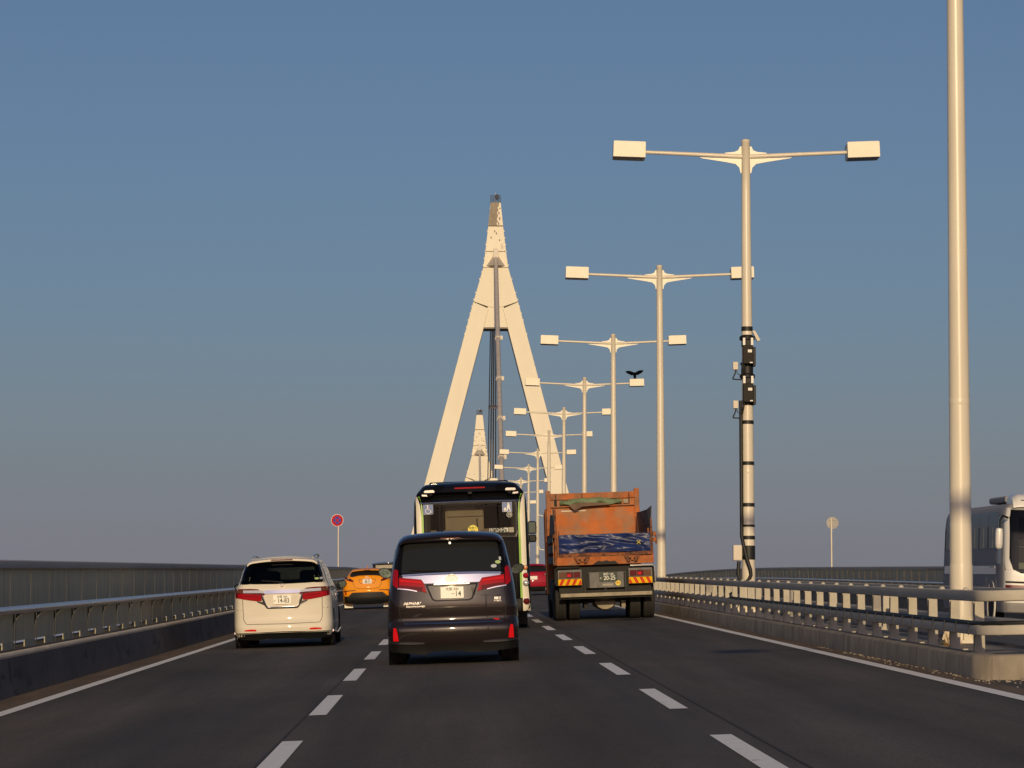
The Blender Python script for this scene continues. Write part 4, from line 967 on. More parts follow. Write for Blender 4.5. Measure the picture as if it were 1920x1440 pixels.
# ------------------------------------------------ city bus
def city_bus():
    t = thing('city_bus', 'black city bus with cream and green side stripes, behind the dark minivan', 'bus', (.465, 69.8, rz(.465, 69.8)), VROT)
    B = Body(.36, 3.20, .05, [(.36, 1.20), (.5, 1.255), (1.5, 1.255), (2.4, 1.245), (2.85, 1.225), (3.02, 1.18), (3.12, 1.12), (3.20, 1.0)],
             [(.3, .05), (.45, .0), (2.0, .0), (2.8, .03), (2.86, .06), (3.2, .20)], .05, .16, .90)
    B.shell(10.4, [(0, 1), (1, 1)], [(0, 1), (.04, 1.015), (.96, 1.015), (1, .97)], 2.6, 'body', 'black_gloss', t, holes=[(-.90, .90, 2.07, 2.78)], nw=16, nv=70, nu=36)
    # rear visor with brake bar, marker lamps and camera
    rings = []
    for x in [-1.10 + 2.2 * k / 32 for k in range(33)]:
        u = abs(x) / 1.10; cr = .05 * u * u + .10 * max(0, (u - .86) / .14) ** 2
        low = 3.02 if u < .68 else 3.02 - .10 * min(1, (u - .68) / .14)
        rings.append([(x, .14, low - .02), (x, -.02 + .05 * u * u, low), (x, -.03 + .05 * u * u, low + .02), (x, .0 + .05 * u * u, 3.14 - cr), (x, .16, 3.225 - cr), (x, .9, 3.27 - cr), (x, .9, 3.1 - cr)])
    vz = MB().loft(rings).build('rear_visor', 'black_gloss', t, smooth=40)
    MB().box(-.33, .33, -.018, .02, 3.098, 3.128).build('brake_lamp', 'lens_red', vz, rot=(0, 0, 0))
    MB().box(-.05, .05, -.045, .03, 2.985, 3.03).build('camera_housing', 'black_plastic', vz, bevel=.01)
    MB().lathe([(.03, -.062), (.03, -.04)], 14, 'y', (0, 0, 3.0)).build('camera_lens', 'black_gloss', vz)
    for sg in (-1, 1):
        MB().prism([(sg * x, z) for x, z in ((.78, 3.035), (.98, 3.035), (1.005, 3.05), (.98, 3.085), (.80, 3.09), (.77, 3.065))], -.01, .06).build('marker_lamp', 'lens_clear', vz)
        MB().prism([(sg * x, z) for x, z in ((.93, 2.955), (1.05, 2.965), (1.05, 3.0), (.94, 2.99))], -.005, .06).build('marker_lamp', 'lens_clear', vz)
    B.patch('visor_edge', 'chrome', t, [(-1.12, 2.805, 2.815), (0, 2.825, 2.838), (1.12, 2.805, 2.815)], 'col', .02, .04)
    # saloon behind the rear window
    MB().box(-.92, .92, .25, 9.5, 2.02, 2.05).build('saloon_floor', 'cabin_dark', t); MB().box(-.92, .92, 9.4, 9.5, 2.0, 2.9).build('bulkhead', 'cabin_dark', t)
    MB().box(-.56, .29, .55, .75, 2.05, 2.8).build('equipment_cabinet', 'cabin_panel', t, bevel=.02)
    MB().box(-.52, .27, .50, .56, 2.50, 2.70).build('display_box', 'cabin_panel', t, bevel=.01)
    MB().box(.12, .26, .42, .5, 2.66, 2.75).build('camera_box', 'cabin_dark', t, bevel=.01)
    MB().tube([(.14, .46, 2.1), (.14, .46, 2.45)], .012, 8).build('grab_pole', 'cabin_dark', t); MB().tube([(-.68, .5, 2.05), (-.68, .5, 2.8)], .016, 8).build('grab_pole', 'alloy', t); MB().tube([(-.60, .6, 2.05), (-.60, .6, 2.8)], .016, 8).build('grab_pole', 'cabin_dark', t)
    for x in (-.85, -.5, -.1, .35, .75): MB().prism([(x - .14, 2.05), (x + .14, 2.05), (x + .13, 2.17), (x + .08, 2.22), (x - .08, 2.22), (x - .13, 2.17)], .30, .40).build('seat_back', 'seat_pale', t, bevel=.02)
    B.patch('rear_window', 'bus_glass', t, [(2.05, -.93, .93), (2.08, -.965, .965), (2.75, -.965, .965), (2.79, -.94, .94)], off=.008, thick=.006)
    for z0, z1, x0, x1 in ((2.02, 2.09, -.99, .99), (2.765, 2.82, -.99, .99)): B.patch('window_rubber', 'black_plastic', t, [(z0, x0, x1), (z1, x0, x1)], off=.004)
    for sg in (-1, 1): B.patch('window_rubber', 'black_plastic', t, [(2.02, sg * .88, sg * .99), (2.82, sg * .88, sg * .99)], off=.005)
    B.line('window_bead', 'dark_chrome', t, [(-1.0, 2.1), (-.97, 2.02), (.97, 2.02), (1.0, 2.1), (1.0, 2.78)], .006, .004)
    # painted corner stripes
    for sg in (-1, 1):
        for nm, m, k0, k1 in (('cream_stripe', 'bus_cream', 1.075, 1.185), ('green_stripe', 'bus_green', 1.03, 1.075)):
            tab = [(.40, k0 + .0, k1 + .06 if m == 'bus_cream' else k1), (.6, k0, k1 + (.04 if m == 'bus_cream' else 0)), (1.2, k0, k1), (2.5, k0, k1), (2.75, k0 + .02, k1), (2.86, k0 + .05, k1 + .005), (2.96, k0 + .085 + (.0 if m == 'bus_cream' else .02), k1 + .012)]
            if m == 'bus_green': tab = [(a + (.28 if a < .5 else 0), p, q) for a, p, q in tab if not (.5 < a < .7)]
            B.patch(nm, m, t, tab, off=.004 if m == 'bus_cream' else .006, mirror=sg < 0)
        for z, m, r in ((1.34, 'lens_amber', .045), (1.17, 'lens_red', .055), (1.0, 'lens_clear', .058), (.61, 'lens_dark_red', .065)):
            o = MB().lathe([(r, .0), (r, -.03), (r * .9, -.04), (r * .2, -.048)], 20, 'y', (sg * 1.155, B.S(1.155, z), z)).build('tail_lamp', m, t, smooth=50)
            MB().lathe([(r * 1.15, .0), (r * 1.15, -.022), (r, -.024)], 20, 'y', (sg * 1.155, B.S(1.155, z), z), caps=False).build('lamp_bezel', 'dark_chrome', o)
    # stickers
    def square(x, z, w_): 
        y = B.S(x, z) - .016
        o = MB().box(x - w_ / 2, x + w_ / 2, y, y + .004, z - w_ / 2, z + w_ / 2).build('sticker', 'sticker_blue', t)
        MB().tube([(x - w_ * .47, y - .001, z - w_ * .47), (x + w_ * .47, y - .001, z - w_ * .47), (x + w_ * .47, y - .001, z + w_ * .47), (x - w_ * .47, y - .001, z + w_ * .47), (x - w_ * .47, y - .001, z - w_ * .47)], .003, 4).build('sticker_border', 'ink_white', o)
        return o, y - .003
    o, y = square(-.92, 2.67, .215)
    MB().tube([(-.92 + .055 * math.cos(a) - .005, y, 2.635 + .055 * math.sin(a)) for a in [rad(100 + k * 18) for k in range(15)]], .008, 5).build('symbol', 'ink_white', o)
    MB().tube([(-.935, y, 2.735), (-.93, y, 2.66), (-.88, y, 2.66), (-.855, y, 2.605), (-.84, y, 2.612)], .010, 5).build('symbol', 'ink_white', o); MB().lathe([(.016, 0), (.016, -.004)], 12, 'y', (-.935, y, 2.75)).build('symbol', 'ink_white', o)
    MB().tube([(-.93, y, 2.70), (-.895, y, 2.70)], .007, 5).build('symbol', 'ink_white', o)
    o, y = square(.80, 2.67, .215)
    MB().lathe([(.018, 0), (.018, -.004)], 12, 'y', (.83, y, 2.745)).build('symbol', 'ink_white', o)
    MB().prism([(.805, 2.725), (.855, 2.725), (.875, 2.575), (.86, 2.575), (.835, 2.65), (.80, 2.575), (.785, 2.575)], y - .003, y + .002).build('symbol', 'ink_white', o)
    MB().prism([(.725, 2.60), (.78, 2.60), (.77, 2.665), (.735, 2.65)], y - .003, y + .002).build('symbol', 'ink_white', o)
    for x in (.735, .772): MB().lathe([(.012, 0), (.012, -.004)], 10, 'y', (x, y, 2.585)).build('symbol', 'ink_white', o)
    y = B.S(.84, 2.51) - .016
    o = MB().lathe([(.06, 0), (.06, -.004)], 24, 'y', (.845, y, 2.505)).build('round_sticker', 'ink_white', t); MB().lathe([(.052, -.004), (.052, -.006)], 24, 'y', (.845, y, 2.505)).build('sticker_field', 'ink', o); text('lettering', '18', .075, 'ink_white', o, (.845, y - .008, 2.505))
    y = B.S(.04, 2.2) - .016
    o = MB().lathe([(.112, 0), (.112, -.004)], 32, 'y', (.04, y, 2.19)).build('round_sticker', 'sticker_yellow', t)
    text('lettering', '後乗り', .058, 'ink', o, (.04, y - .006, 2.235)); text('lettering', '・降車・', .05, 'ink', o, (.04, y - .006, 2.17))
    y = B.S(.6, 2.17) - .016
    o = MB().box(.38, .82, y, y + .004, 2.11, 2.22).build('sticker', 'ink', t); text('lettering', 'ドライブレコーダー搭載車', .105, 'ink_white', o, (.60, y - .004, 2.165), sx=.34, bold=.0022)
    MB().box(.825, .93, y, y + .004, 2.115, 2.225).build('sticker', 'cabin_panel', t)
    # lower rear: engine door, bumper, plate
    B.line('engine_door_seam', 'cabin_dark', t, [(-.95, 1.9), (-.95, .75), (.95, .75), (.95, 1.9), (-.95, 1.9)], .006, 0)
    B.patch('rear_bumper', 'black_plastic', t, [(.40, -1.03, 1.03), (.66, -1.05, 1.05)], off=.05, thick=.1)
    for k in range(6): B.patch('grille_slat', 'black_plastic', t, [(.9 + k * .06, -.6, .6), (.93 + k * .06, -.6, .6)], off=.014)
    plate(t, 0, -.07, .55, 'plate_green', 'ink_white', None, None)
    for sg in (-1, 1):
        for k in range(6): B.side('side_window', 'privacy_glass', t, sg, 1.55, 2.75, .03 + k * .155, .03 + k * .155 + .145)
        B.side('cream_stripe', 'bus_cream', t, sg, .5, .95, .02, .95, .004)
        wheel(t, sg * 1.09, 2.6, .46, .26); wheel(t, sg * .80, 2.6, .46, .26); wheel(t, sg * 1.09, 8.2, .46, .26)
        MB().box(sg * 1.02 - .17, sg * 1.02 + .17, 1.75, 1.77, .08, .5).build('mud_flap', 'rubber', t)
        o = MB().box(sg * 1.34 - .09, sg * 1.34 + .09, 10.3, 10.42, 1.75, 2.2).build('door_mirror', 'black_plastic', t, bevel=.04)
        MB().tube([(sg * 1.2, 10.35, 2.5), (sg * 1.34, 10.36, 2.45), (sg * 1.34, 10.36, 2.15)], .015, 6).build('mirror_stem', 'black_plastic', o)
        MB().box(sg * 1.262 if sg > 0 else -1.30, 1.30 if sg > 0 else -1.262, 1.6, 1.9, 1.85, 2.15).build('side_lamp', 'black_plastic', t, bevel=.012)
    MB().box(-.9, .9, 3.0, 5.5, 3.24, 3.34).build('roof_unit', 'black_gloss', t, bevel=.04)
    MB().tube([(.98, .8, 3.17), (.98, .8, 3.26)], .012, 6).build('antenna', 'ink_white', t)
city_bus()

# ------------------------------------------------ dump truck
def dump_truck():
    t = thing('dump_truck', 'rusty orange dump truck with blue tarpaulin over its tailgate, right lane', 'dump truck', (3.73, 78.0, rz(3.73, 78.0)), VROT)
    for x in (-1.08, -.745, .745, 1.08):
        wheel(t, x, .95, .50, .275, .55); wheel(t, x, 2.30, .50, .275, .55)
    for sg in (-1, 1): wheel(t, sg * 1.05, 6.6, .50, .29, .55)
    # chassis
    MB().box(-.46, -.36, -.05, 8.0, .78, 1.05).box(.36, .46, -.05, 8.0, .78, 1.05).box(-.36, .36, .1, .3, .8, 1.0).box(-1.12, 1.12, .45, 1.4, 1.12, 1.25).build('chassis_frame', 'truck_frame', t)
    for y in (.95, 2.30):
        MB().tube([(-.9, y, .50), (.9, y, .50)], .09, 12).build('axle', 'truck_frame', t, smooth=60)
        MB().lathe([(.02, -.27), (.14, -.24), (.235, -.10), (.25, 0), (.235, .1), (.14, .24), (.02, .27)], 24, 'x', (.02, y, .46)).build('differential', 'axle_mud', t, smooth=50)
    MB().prism([(.02 + .25 * math.cos(a), .455 + .21 * math.sin(a)) for a in [rad(180 + k * 15) for k in range(13)]], .64, .70).build('differential_cover', 'axle_mud', t, bevel=.015)
    for x in (-.46, .46): MB().box(x - .05, x + .05, .55, 1.4, .28, .46).build('spring_bracket', 'axle_mud' if x > 0 else 'truck_frame', t, bevel=.01); MB().tube([(x - .02, .6, .46), (x - .02, .6, .34)], .022, 8).build('shock_absorber', 'ink_white', t)
    # under-run bar
    MB().box(-1.10, 1.13, -.12, -.02, .575, .665).build('underrun_bar', 'axle_mud', t, bevel=.01)
    MB().box(-1.12, 1.14, .0, .10, .53, .60).build('cross_member', 'truck_frame', t)
    for x in (-.5, 0, .5): MB().box(x - .03, x + .03, -.016, .05, .57, .95).build('bar_bracket', 'truck_frame', t)
    MB().box(-1.12, 1.12, .12, .30, .62, 1.30).build('rear_cross_member', 'truck_frame', t)
    # lamp clusters with striped reflector boards
    for sg in (-1, 1):
        c = MB().box(sg * .86 - .29, sg * .86 + .29, -.10, .06, 1.02, 1.24).build('lamp_cluster', 'truck_grey', t, bevel=.012)
        for k, m in enumerate(('lens_amber', 'lens_red', 'lens_dark_red')):
            x = sg * .86 + sg * (-.18 + .18 * (2 - k)) if False else sg * .86 + (k - 1) * .175 * sg
            mm = {0: 'lens_dark_red', 1: 'lens_dark_red', 2: 'lens_brown'}[k]
            MB().box(x - .083, x + .083, -.118, -.10, 1.045, 1.185).build('lens', mm, c, bevel=.006)
        MB().box(sg * .86 - .06, sg * .86 + .02, -.122, -.116, 1.075, 1.135).build('lens_reflector', 'reflector_red', c)
        bo = MB().box(sg * .86 - .285, sg * .86 + .285, -.105, -.085, .865, 1.015).build('reflector_board', 'warn_yellow', t)
        for k in range(4):
            x = sg * .86 - .27 + k * .155
            pts = [(x, .868), (x + .075, .868), (x + .145 if k < 3 else x + .09, 1.012 if k < 3 else .90), (x + .07, 1.012)]
            pts = [(min(max(px, sg * .86 - .283), sg * .86 + .283), pz) for px, pz in pts]
            if sg > 0: pts = [(2 * sg * .86 - px, pz) for px, pz in pts]
            MB().prism(pts, -.108, -.1045).build('stripe', 'warn_red', bo)
    # plate carrier
    pcx = MB().box(-.42, .50, -.06, -.03, .78, 1.16).build('plate_carrier', 'truck_grey', t, bevel=.01)
    for x in (-.40, .47): MB().box(x - .02, x + .02, -.075, -.06, .79, 1.15).build('carrier_edge', 'truck_frame', pcx)
    plate(t, .08, -.078, 1.04, 'plate_green', 'ink_white', '神戸 100', '20-25', 'あ', w_=.44, h=.22)
    MB().lathe([(.065, -.08), (.065, -.06)], 20, 'y', (.31, 0, .885)).build('round_sticker', 'sticker_yellow', t); text('lettering', '環境', .05, 'warn_red', t, (.31, -.084, .885))
    MB().box(-.07, .19, -.075, -.06, .825, .875).build('sticker', 'cabin_panel', t); MB().lathe([(.04, -.09), (.04, -.06)], 16, 'y', (-.17, 0, .855)).build('reversing_lamp', 'truck_grey', t)
    # tipping body
    W = 1.17
    MB().box(-1.16, 1.20, -.08, .12, 1.345, 1.535).build('rear_sill', 'truck_orange', t, bevel=.01)
    MB().box(-W + .06, W - .02, .12, 5.3, 1.36, 1.50).build('bed_floor', 'truck_rust', t)
    MB().box(-1.10, 1.16, -.13, .02, 1.545, 1.645).build('gate_lip', 'truck_rust', t, bevel=.02)
    MB().box(-1.08, 1.12, -.06, .02, 1.645, 2.08).build('tailgate', 'truck_rust', t)
    for x in (-.55, .67):
        for sg in (-1, 1):
            MB().prism([(x + sg * .09, 1.54), (x + sg * .19, 1.54), (x + sg * .11, 1.40), (x + sg * .05, 1.40)], -.20, -.12).build('hinge_plate', 'truck_rust', t)
        MB().box(x - .03, x + .04, -.17, -.09, 1.425, 1.52).build('hinge_block', 'truck_orange', t, bevel=.008)
        MB().tube([(x - .1, -.14, 1.475), (x + .1, -.14, 1.475)], .016, 8).build('hinge_pin', 'truck_frame', t)
    MB().prism([(-.3, 1.347), (.35, 1.347), (.24, 1.43), (.12, 1.415), (.05, 1.45), (-.04, 1.42), (-.16, 1.44)], -.084, -.078).build('grease_stain', 'truck_frame', t)
    for sg in (-1, 1):
        x0 = sg * W
        MB().box(min(x0, x0 - sg * .05), max(x0, x0 - sg * .05), .12, 5.3, 1.36, 2.10).build('side_wall', 'truck_orange', t)
        for k in range(6): MB().box(min(x0, x0 + sg * .05), max(x0, x0 + sg * .05), .55 + k * .85, .65 + k * .85, 1.36, 2.10).build('side_rib', 'truck_orange', t)
        MB().box(min(x0, x0 + sg * .06), max(x0, x0 + sg * .06), .1, 5.3, 2.04, 2.12).build('top_rail', 'truck_rust', t)
        # loose extension boards
        zt_ = 2.74
        MB().add([(x0 - sg * .02, .25, 2.08), (x0 - sg * .02, 4.9, 2.08), (x0 - sg * .06, 4.9, 2.66), (x0 - sg * .10, 2.4, 2.64), (x0 - sg * .05, .7, 2.66), (x0 + sg * .03, .3, zt_),
                  (x0 + sg * .0, .25, 2.08), (x0 + sg * .0, 4.9, 2.08), (x0 - sg * .04, 4.9, 2.66), (x0 - sg * .08, 2.4, 2.64), (x0 - sg * .03, .7, 2.66), (x0 + sg * .05, .3, zt_)],
                 [(0, 1, 2, 3, 4, 5), (11, 10, 9, 8, 7, 6)] + [(i, (i + 1) % 6, (i + 1) % 6 + 6, i + 6) for i in range(6)]).build('extension_board', 'board_dark', t)
        MB().prism([(x0 - sg * .06, 1.36), (x0 + sg * .035, 1.36), (x0 + sg * .02, 2.42 if sg > 0 else 2.70), (x0 - sg * .02, 2.44 if sg > 0 else 2.74), (x0 - sg * .045, 1.9)], -.02, .12).build('corner_post', 'truck_rust', t, bevel=.01)
        MB().box(min(x0 - sg * .10, x0 - sg * .06), max(x0 - sg * .10, x0 - sg * .06), -.05, .02, 1.6, 2.2).build('gate_edge', 'truck_rust', t)
    for z in (1.86, 2.0): MB().box(1.20, 1.29, -.03, .12, z, z + .10).build('gate_latch', 'truck_orange', t, bevel=.02)
    MB().tube([(1.27, .05, 2.1), (1.28, .05, 1.8)], .02, 8).build('latch_bar', 'truck_rust', t)
    for k, (z0, z1) in enumerate(((1.40, 1.58), (1.66, 1.86), (1.92, 2.05))):
        MB().box(-1.235, -1.222, .35, 4.2, z0, z1).build('side_panel', 'truck_grey', t)
    # front wall of the bed
    fw = MB().box(-W, W, 5.3, 5.42, 1.4, 3.20).build('front_wall', 'truck_wall', t)
    MB().box(-W - .02, W + .02, 5.24, 5.30, 3.06, 3.22).build('wall_cap', 'truck_orange', fw)
    for x0, x1 in ((-W - .04, -W + .07), (W - .08, W + .05)): MB().box(x0, x1, 5.22, 5.46, 1.5, 3.30).build('wall_post', 'truck_orange', fw, bevel=.01)
    MB().box(-W + .08, W - .09, 5.20, 5.30, 2.86, 2.89).build('wall_rib', 'truck_orange', fw); MB().box(-.82, -.18, 5.285, 5.30, 2.745, 2.775).build('paint_strip', 'box_beige', fw)
    MB().box(-1.0, -.93, 5.22, 5.30, 2.9, 3.05).build('wall_hook', 'truck_frame', fw); MB().box(.80, .93, 5.22, 5.30, 2.92, 3.02).build('wall_box', 'axle_mud', fw, bevel=.01)
    for x in (-.96, .95, -.27): MB().tube([(x, 5.2, 3.20), (x, 5.19, 2.9)], .01, 6).build('lashing', 'truck_frame', fw)
    # rolled green tarpaulin hanging on the front wall
    rings = []
    rg_ = random.Random(2)
    for k in range(25):
        x = -.86 + 1.62 * k / 24; u = (k / 24 - .5) * 2
        top = 3.02 + .07 * (1 - u * u) + rg_.uniform(-.012, .012); bot = 2.90 + .02 * math.sin(k * .9)
        rings.append([(x, 5.21, bot), (x, 5.13 - .03 * math.sin(k * .7), bot + .02), (x, 5.10 - .02 * math.sin(k * 1.3), (top + bot) / 2), (x, 5.14, top - .02), (x, 5.21, top)])
    gt = MB().loft(rings).build('green_tarpaulin', 'tarp_green', fw, smooth=50)
    MB().prism([(-.62, 2.90), (-.52, 2.79), (-.45, 2.775), (-.28, 2.86), (.1, 2.88), (.45, 2.89), (.35, 2.93), (-.05, 2.965), (-.35, 2.96), (-.55, 2.93)], 5.05, 5.10).build('tarpaulin_flap', 'tarp_under', gt)
    # blue tarpaulin draped over the tailgate, crumpled
    V = []; nx, nz_ = 90, 28
    for j in range(nz_ + 1):
        for i in range(nx + 1):
            x = -1.10 + 2.22 * i / nx; z = 1.645 + .435 * j / nz_
            p = Vector((x * 2.4, z * 7.5, 3.1)); q = Vector((x * 6, z * 11, 9.7))
            dy = .10 * abs(noise.noise(Vector((x * 1.1, z * 4.6, 3.1)))) + .035 * abs(noise.noise(Vector((x * 3.4, z * 7 + x, 9.7)))) + .010 * abs(noise.noise(p * 1.6)) + .05 * (1.0 - (z - 1.645) / .435)
            sag = .02 * math.sin(math.pi * j / nz_)
            V.append((x, -.085 - dy - sag, z + (.012 * noise.noise(Vector((x * 3, 0, 5))) if j == nz_ else 0)))
    fa = [(j * (nx + 1) + i, j * (nx + 1) + i + 1, (j + 1) * (nx + 1) + i + 1, (j + 1) * (nx + 1) + i) for j in range(nz_) for i in range(nx)]
    b = MB().add(V, fa)
    top = [V[nz_ * (nx + 1) + i] for i in range(nx + 1)]; o_ = len(top)
    b.add(top + [(x, .10, z + .012) for x, y, z in top], [(i, i + 1, i + 1 + o_, i + o_) for i in range(nx)])
    tp = b.build('blue_tarpaulin', 'tarp_blue', t, smooth=170)
    for a in (1, -1): MB().tube([(.84 - .045, -.185, 1.86 - a * .045), (.84 + .045, -.185, 1.86 + a * .045)], .008, 6).build('yellow_mark', 'sticker_yellow', tp)
    # cab hidden ahead of the bed, mirrors, mudguards, tanks
    MB().loft([[(sx_ * w_, y, z) for sx_, z in ((-1, .6), (1, .6), (1, zt_), (-1, zt_))] for y, w_, zt_ in ((5.75, 1.22, 2.8), (5.8, 1.24, 2.85), (7.5, 1.22, 2.75), (7.9, 1.2, 1.7), (7.95, 1.18, .7))]).build('cab', 'truck_orange', t, bevel=.05)
    m = MB().box(-1.66, -1.43, 7.2, 7.32, 2.22, 2.56).build('door_mirror', 'black_plastic', t, bevel=.05, seg=3)
    MB().box(-1.645, -1.44, 7.2, 7.32, 2.0, 2.20).build('lower_mirror', 'black_plastic', m, bevel=.04, seg=3)
    MB().box(-1.635, -1.455, 7.19, 7.2, 2.25, 2.53).build('mirror_glass', 'mirror_glass', m)
    MB().tube([(-1.24, 7.25, 2.68), (-1.36, 7.25, 2.72), (-1.40, 7.25, 2.6), (-1.41, 7.25, 1.95), (-1.36, 7.25, 1.8), (-1.24, 7.25, 1.78)], .018, 8).build('mirror_stem', 'ink_white', m, smooth=60)
    for z in (2.4, 2.1): MB().tube([(-1.41, 7.25, z), (-1.5, 7.25, z)], .012, 6).build('mirror_stem', 'black_plastic', m)
    for sg in (-1, 1):
        MB().box(sg * .92 - .3, sg * .92 + .3, .10, .12, .86, 1.28).build('mud_flap', 'rubber', t)
        MB().box(sg * 1.0 - .2, sg * 1.0 + .2, 3.4, 5.2, .45, 1.0).build('fuel_tank', 'truck_frame', t, bevel=.05)
        MB().tube([(sg * .62, -.08, 1.30), (sg * 1.15, -.08, 1.30), (sg * 1.21, -.08, 1.26), (sg * 1.22, -.06, .9)], .02, 8).build('lamp_guard', 'rail_galv' if sg > 0 else 'truck_frame', t, smooth=60)
dump_truck()

# ------------------------------------------------ orange crossover, navy wagon and red hatchback farther on
def car_far(name, label, cat, x, y, paint, B, L, kz, belt, hw_m, ztop_glass, wh, extra):
    t = thing(name, label, cat, (x, y, rz(x, y)), VROT)
    B.shell(L, [(0, 1), (.1, 1.01), (.7, 1.0), (.9, .95), (1, .84)], kz, belt, 'body', paint, t, nu=24, nv=36, nw=22)
    for sg in (-1, 1):
        for yy in (.85, L - .95): wheel(t, sg * (hw_m - .13), yy, wh, .225); arch(t, sg * (hw_m - .012), yy, wh)
        mirror(t, sg * (hw_m - .02), L * .62, belt + .12, .20, .14, 'black_gloss', sg)
        for (w0, w1) in ((.06, .30), (.32, .58)): B.side('side_window', 'privacy_glass', t, sg, belt + .06, ztop_glass, w0, w1)
    MB().box(-.5, .5, .2, L - .5, .18, .3).build('underbody', 'cabin_dark', t)
    extra(t, B)
    return t
def orange_extra(t, B):
    B.patch('rear_window', 'privacy_glass', t, [(-.62, 1.20, 1.30), (-.55, 1.19, 1.38), (-.3, 1.235, 1.40), (0, 1.245, 1.405), (.3, 1.235, 1.40), (.55, 1.19, 1.38), (.62, 1.20, 1.30)], 'col', .012, .03)
    rings = []
    for x in [-.56 + 1.12 * k / 16 for k in range(17)]:
        u = abs(x) / .56; yb_ = .30 + .06 * u * u; cr = .04 * u * u
        rings.append([(x, yb_ + .1, 1.40 - cr), (x, yb_, 1.425 - cr), (x, yb_ + .02, 1.45 - cr), (x, yb_ + .5, 1.51 - cr), (x, yb_ + .4, 1.38 - cr)])
    so = MB().loft(rings).build('roof_spoiler', 'paint_orange', t, smooth=40)
    MB().box(-.12, .12, .298, .31, 1.425, 1.44).build('brake_lamp', 'lens_dark_red', so)
    MB().prism([(.9, 1.50), (1.12, 1.50), (1.10, 1.58), (1.05, 1.585)], -.015, .015, 'x').build('fin_antenna', 'paint_orange', so)
    for mi in (False, True):
        o = B.patch('tail_lamp', 'lens_dark_red', t, [(.50, 1.02, 1.06), (.62, 1.03, 1.14), (.74, 1.08, 1.20), (.82, 1.12, 1.19)], 'col', .02, .05, mi)
        B.patch('lamp_lens', 'lens_clear', o, [(.66, 1.11, 1.15), (.72, 1.12, 1.165)], 'col', .03, .02, mi)
        B.patch('bumper_blade', 'paint_orange', t, [(.58, .60, .66), (.72, .50, .58), (.80, .49, .55), (.86, .50, .60)], 'col', .035, .06, mi)
        B.patch('corner_lamp', 'lens_red', t, [(.77, .53, .66), (.82, .54, .68)], 'col', .04, .03, mi)
        B.patch('bumper_crease', 'black_plastic', t, [(.42, .69, .71), (.86, .66, .70)], 'col', .012, .02, mi)
        MB().box(.56 if mi is False else -.87, .87 if mi is False else -.56, .5, .52, .06, .215).build('mud_flap', 'ink_white', t)
        MB().box(.80 if mi is False else -.85, .85 if mi is False else -.80, .488, .498, .17, .21).build('flap_mark', 'sign_red', t)
    B.patch('diffuser', 'dark_chrome', t, [(-.72, .46, .47), (-.55, .44, .62), (0, .42, .625), (.55, .44, .62), (.72, .46, .47)], 'col', .02, .06)
    B.patch('valance', 'black_plastic', t, [(-.86, .22, .50), (-.5, .2, .44), (0, .2, .43), (.5, .2, .44), (.86, .22, .50)], 'col', .014, .06)
    B.line('tailgate_seam', 'cabin_dark', t, [(-.55, 1.03), (-.45, .80), (-.3, .755), (.3, .755), (.45, .80), (.55, 1.03)], .006, 0)
    B.line('plate_recess', 'cabin_dark', t, [(-.31, 1.10), (-.26, .95), (.26, .95), (.31, 1.10), (-.31, 1.10)], .006, .002)
    plate(t, 0, B.S(0, 1.02) - .02, 1.02, 'plate_white', 'ink', '大阪 300', '88-03')
    MB().tube([(.055 * math.cos(a), B.S(0, 1.16) - .02, 1.165 + .04 * math.sin(a)) for a in [k * math.pi / 10 for k in range(21)]], .009, 6).build('emblem', 'chrome', t)
Bo = Body(.20, 1.45, .04, [(.2, .85), (.3, .89), (.62, .905), (.85, .90), (1.05, .86), (1.15, .80), (1.25, .72), (1.36, .655), (1.42, .60), (1.45, .54)],
          [(.2, .12), (.32, .04), (.45, .02), (.62, .0), (.72, .0), (.75, .03), (1.05, .06), (1.2, .10), (1.24, .16), (1.40, .48), (1.45, .60)], .10, .24, .82)
car_far('crossover_car', 'bright orange crossover car between the white and the dark minivan', 'car', -3.12, 117.6, 'paint_orange', Bo, 4.36, [(0, 1), (.1, 1.06), (.35, 1.10), (.55, 1.02), (.78, .1), (1, -.12)], .92, .895, 1.36, .335, orange_extra)
def navy_extra(t, B):
    B.patch('rear_window', 'privacy_glass', t, [(1.16, -.70, .70), (1.45, -.66, .66), (1.66, -.63, .63)], off=.012)
    B.patch('window_reflection', 'cabin_panel', t, [(1.50, -.60, .60), (1.66, -.60, .60)], off=.016, thick=.006)  # beige sheet paints the reflection in the rear glass
    rings = []
    for x in [-.76 + 1.52 * k / 16 for k in range(17)]:
        u = abs(x) / .76; yb_ = .12 + .05 * u * u; cr = .05 * u * u
        rings.append([(x, yb_ + .2, 1.70 - cr), (x, yb_, 1.735 - cr), (x, yb_, 1.76 - cr), (x, yb_ + .2, 1.80 - cr), (x, yb_ + .6, 1.81 - cr), (x, yb_ + .5, 1.7 - cr)])
    so = MB().loft(rings).build('roof_spoiler', 'paint_navy', t, smooth=40)
    MB().lathe([(.02, -.02), (.02, .02)], 10, 'y', (.0, .12, 1.75)).build('brake_lamp', 'chrome', so)
    for mi in (False, True): B.patch('tail_lamp', 'lens_red', t, [(.9, .72, .84), (1.35, .70, .80)], off=.02, mirror=mi)
    plate(t, 0, B.S(0, .85) - .02, .85, 'plate_white', 'ink', None, None); B.line('tailgate_seam', 'cabin_dark', t, [(-.7, 1.1), (-.68, .5), (.68, .5), (.7, 1.1)], .006, 0)
    B.patch('valance', 'black_plastic', t, [(.22, -.8, .8), (.34, -.85, .85)], off=.01)
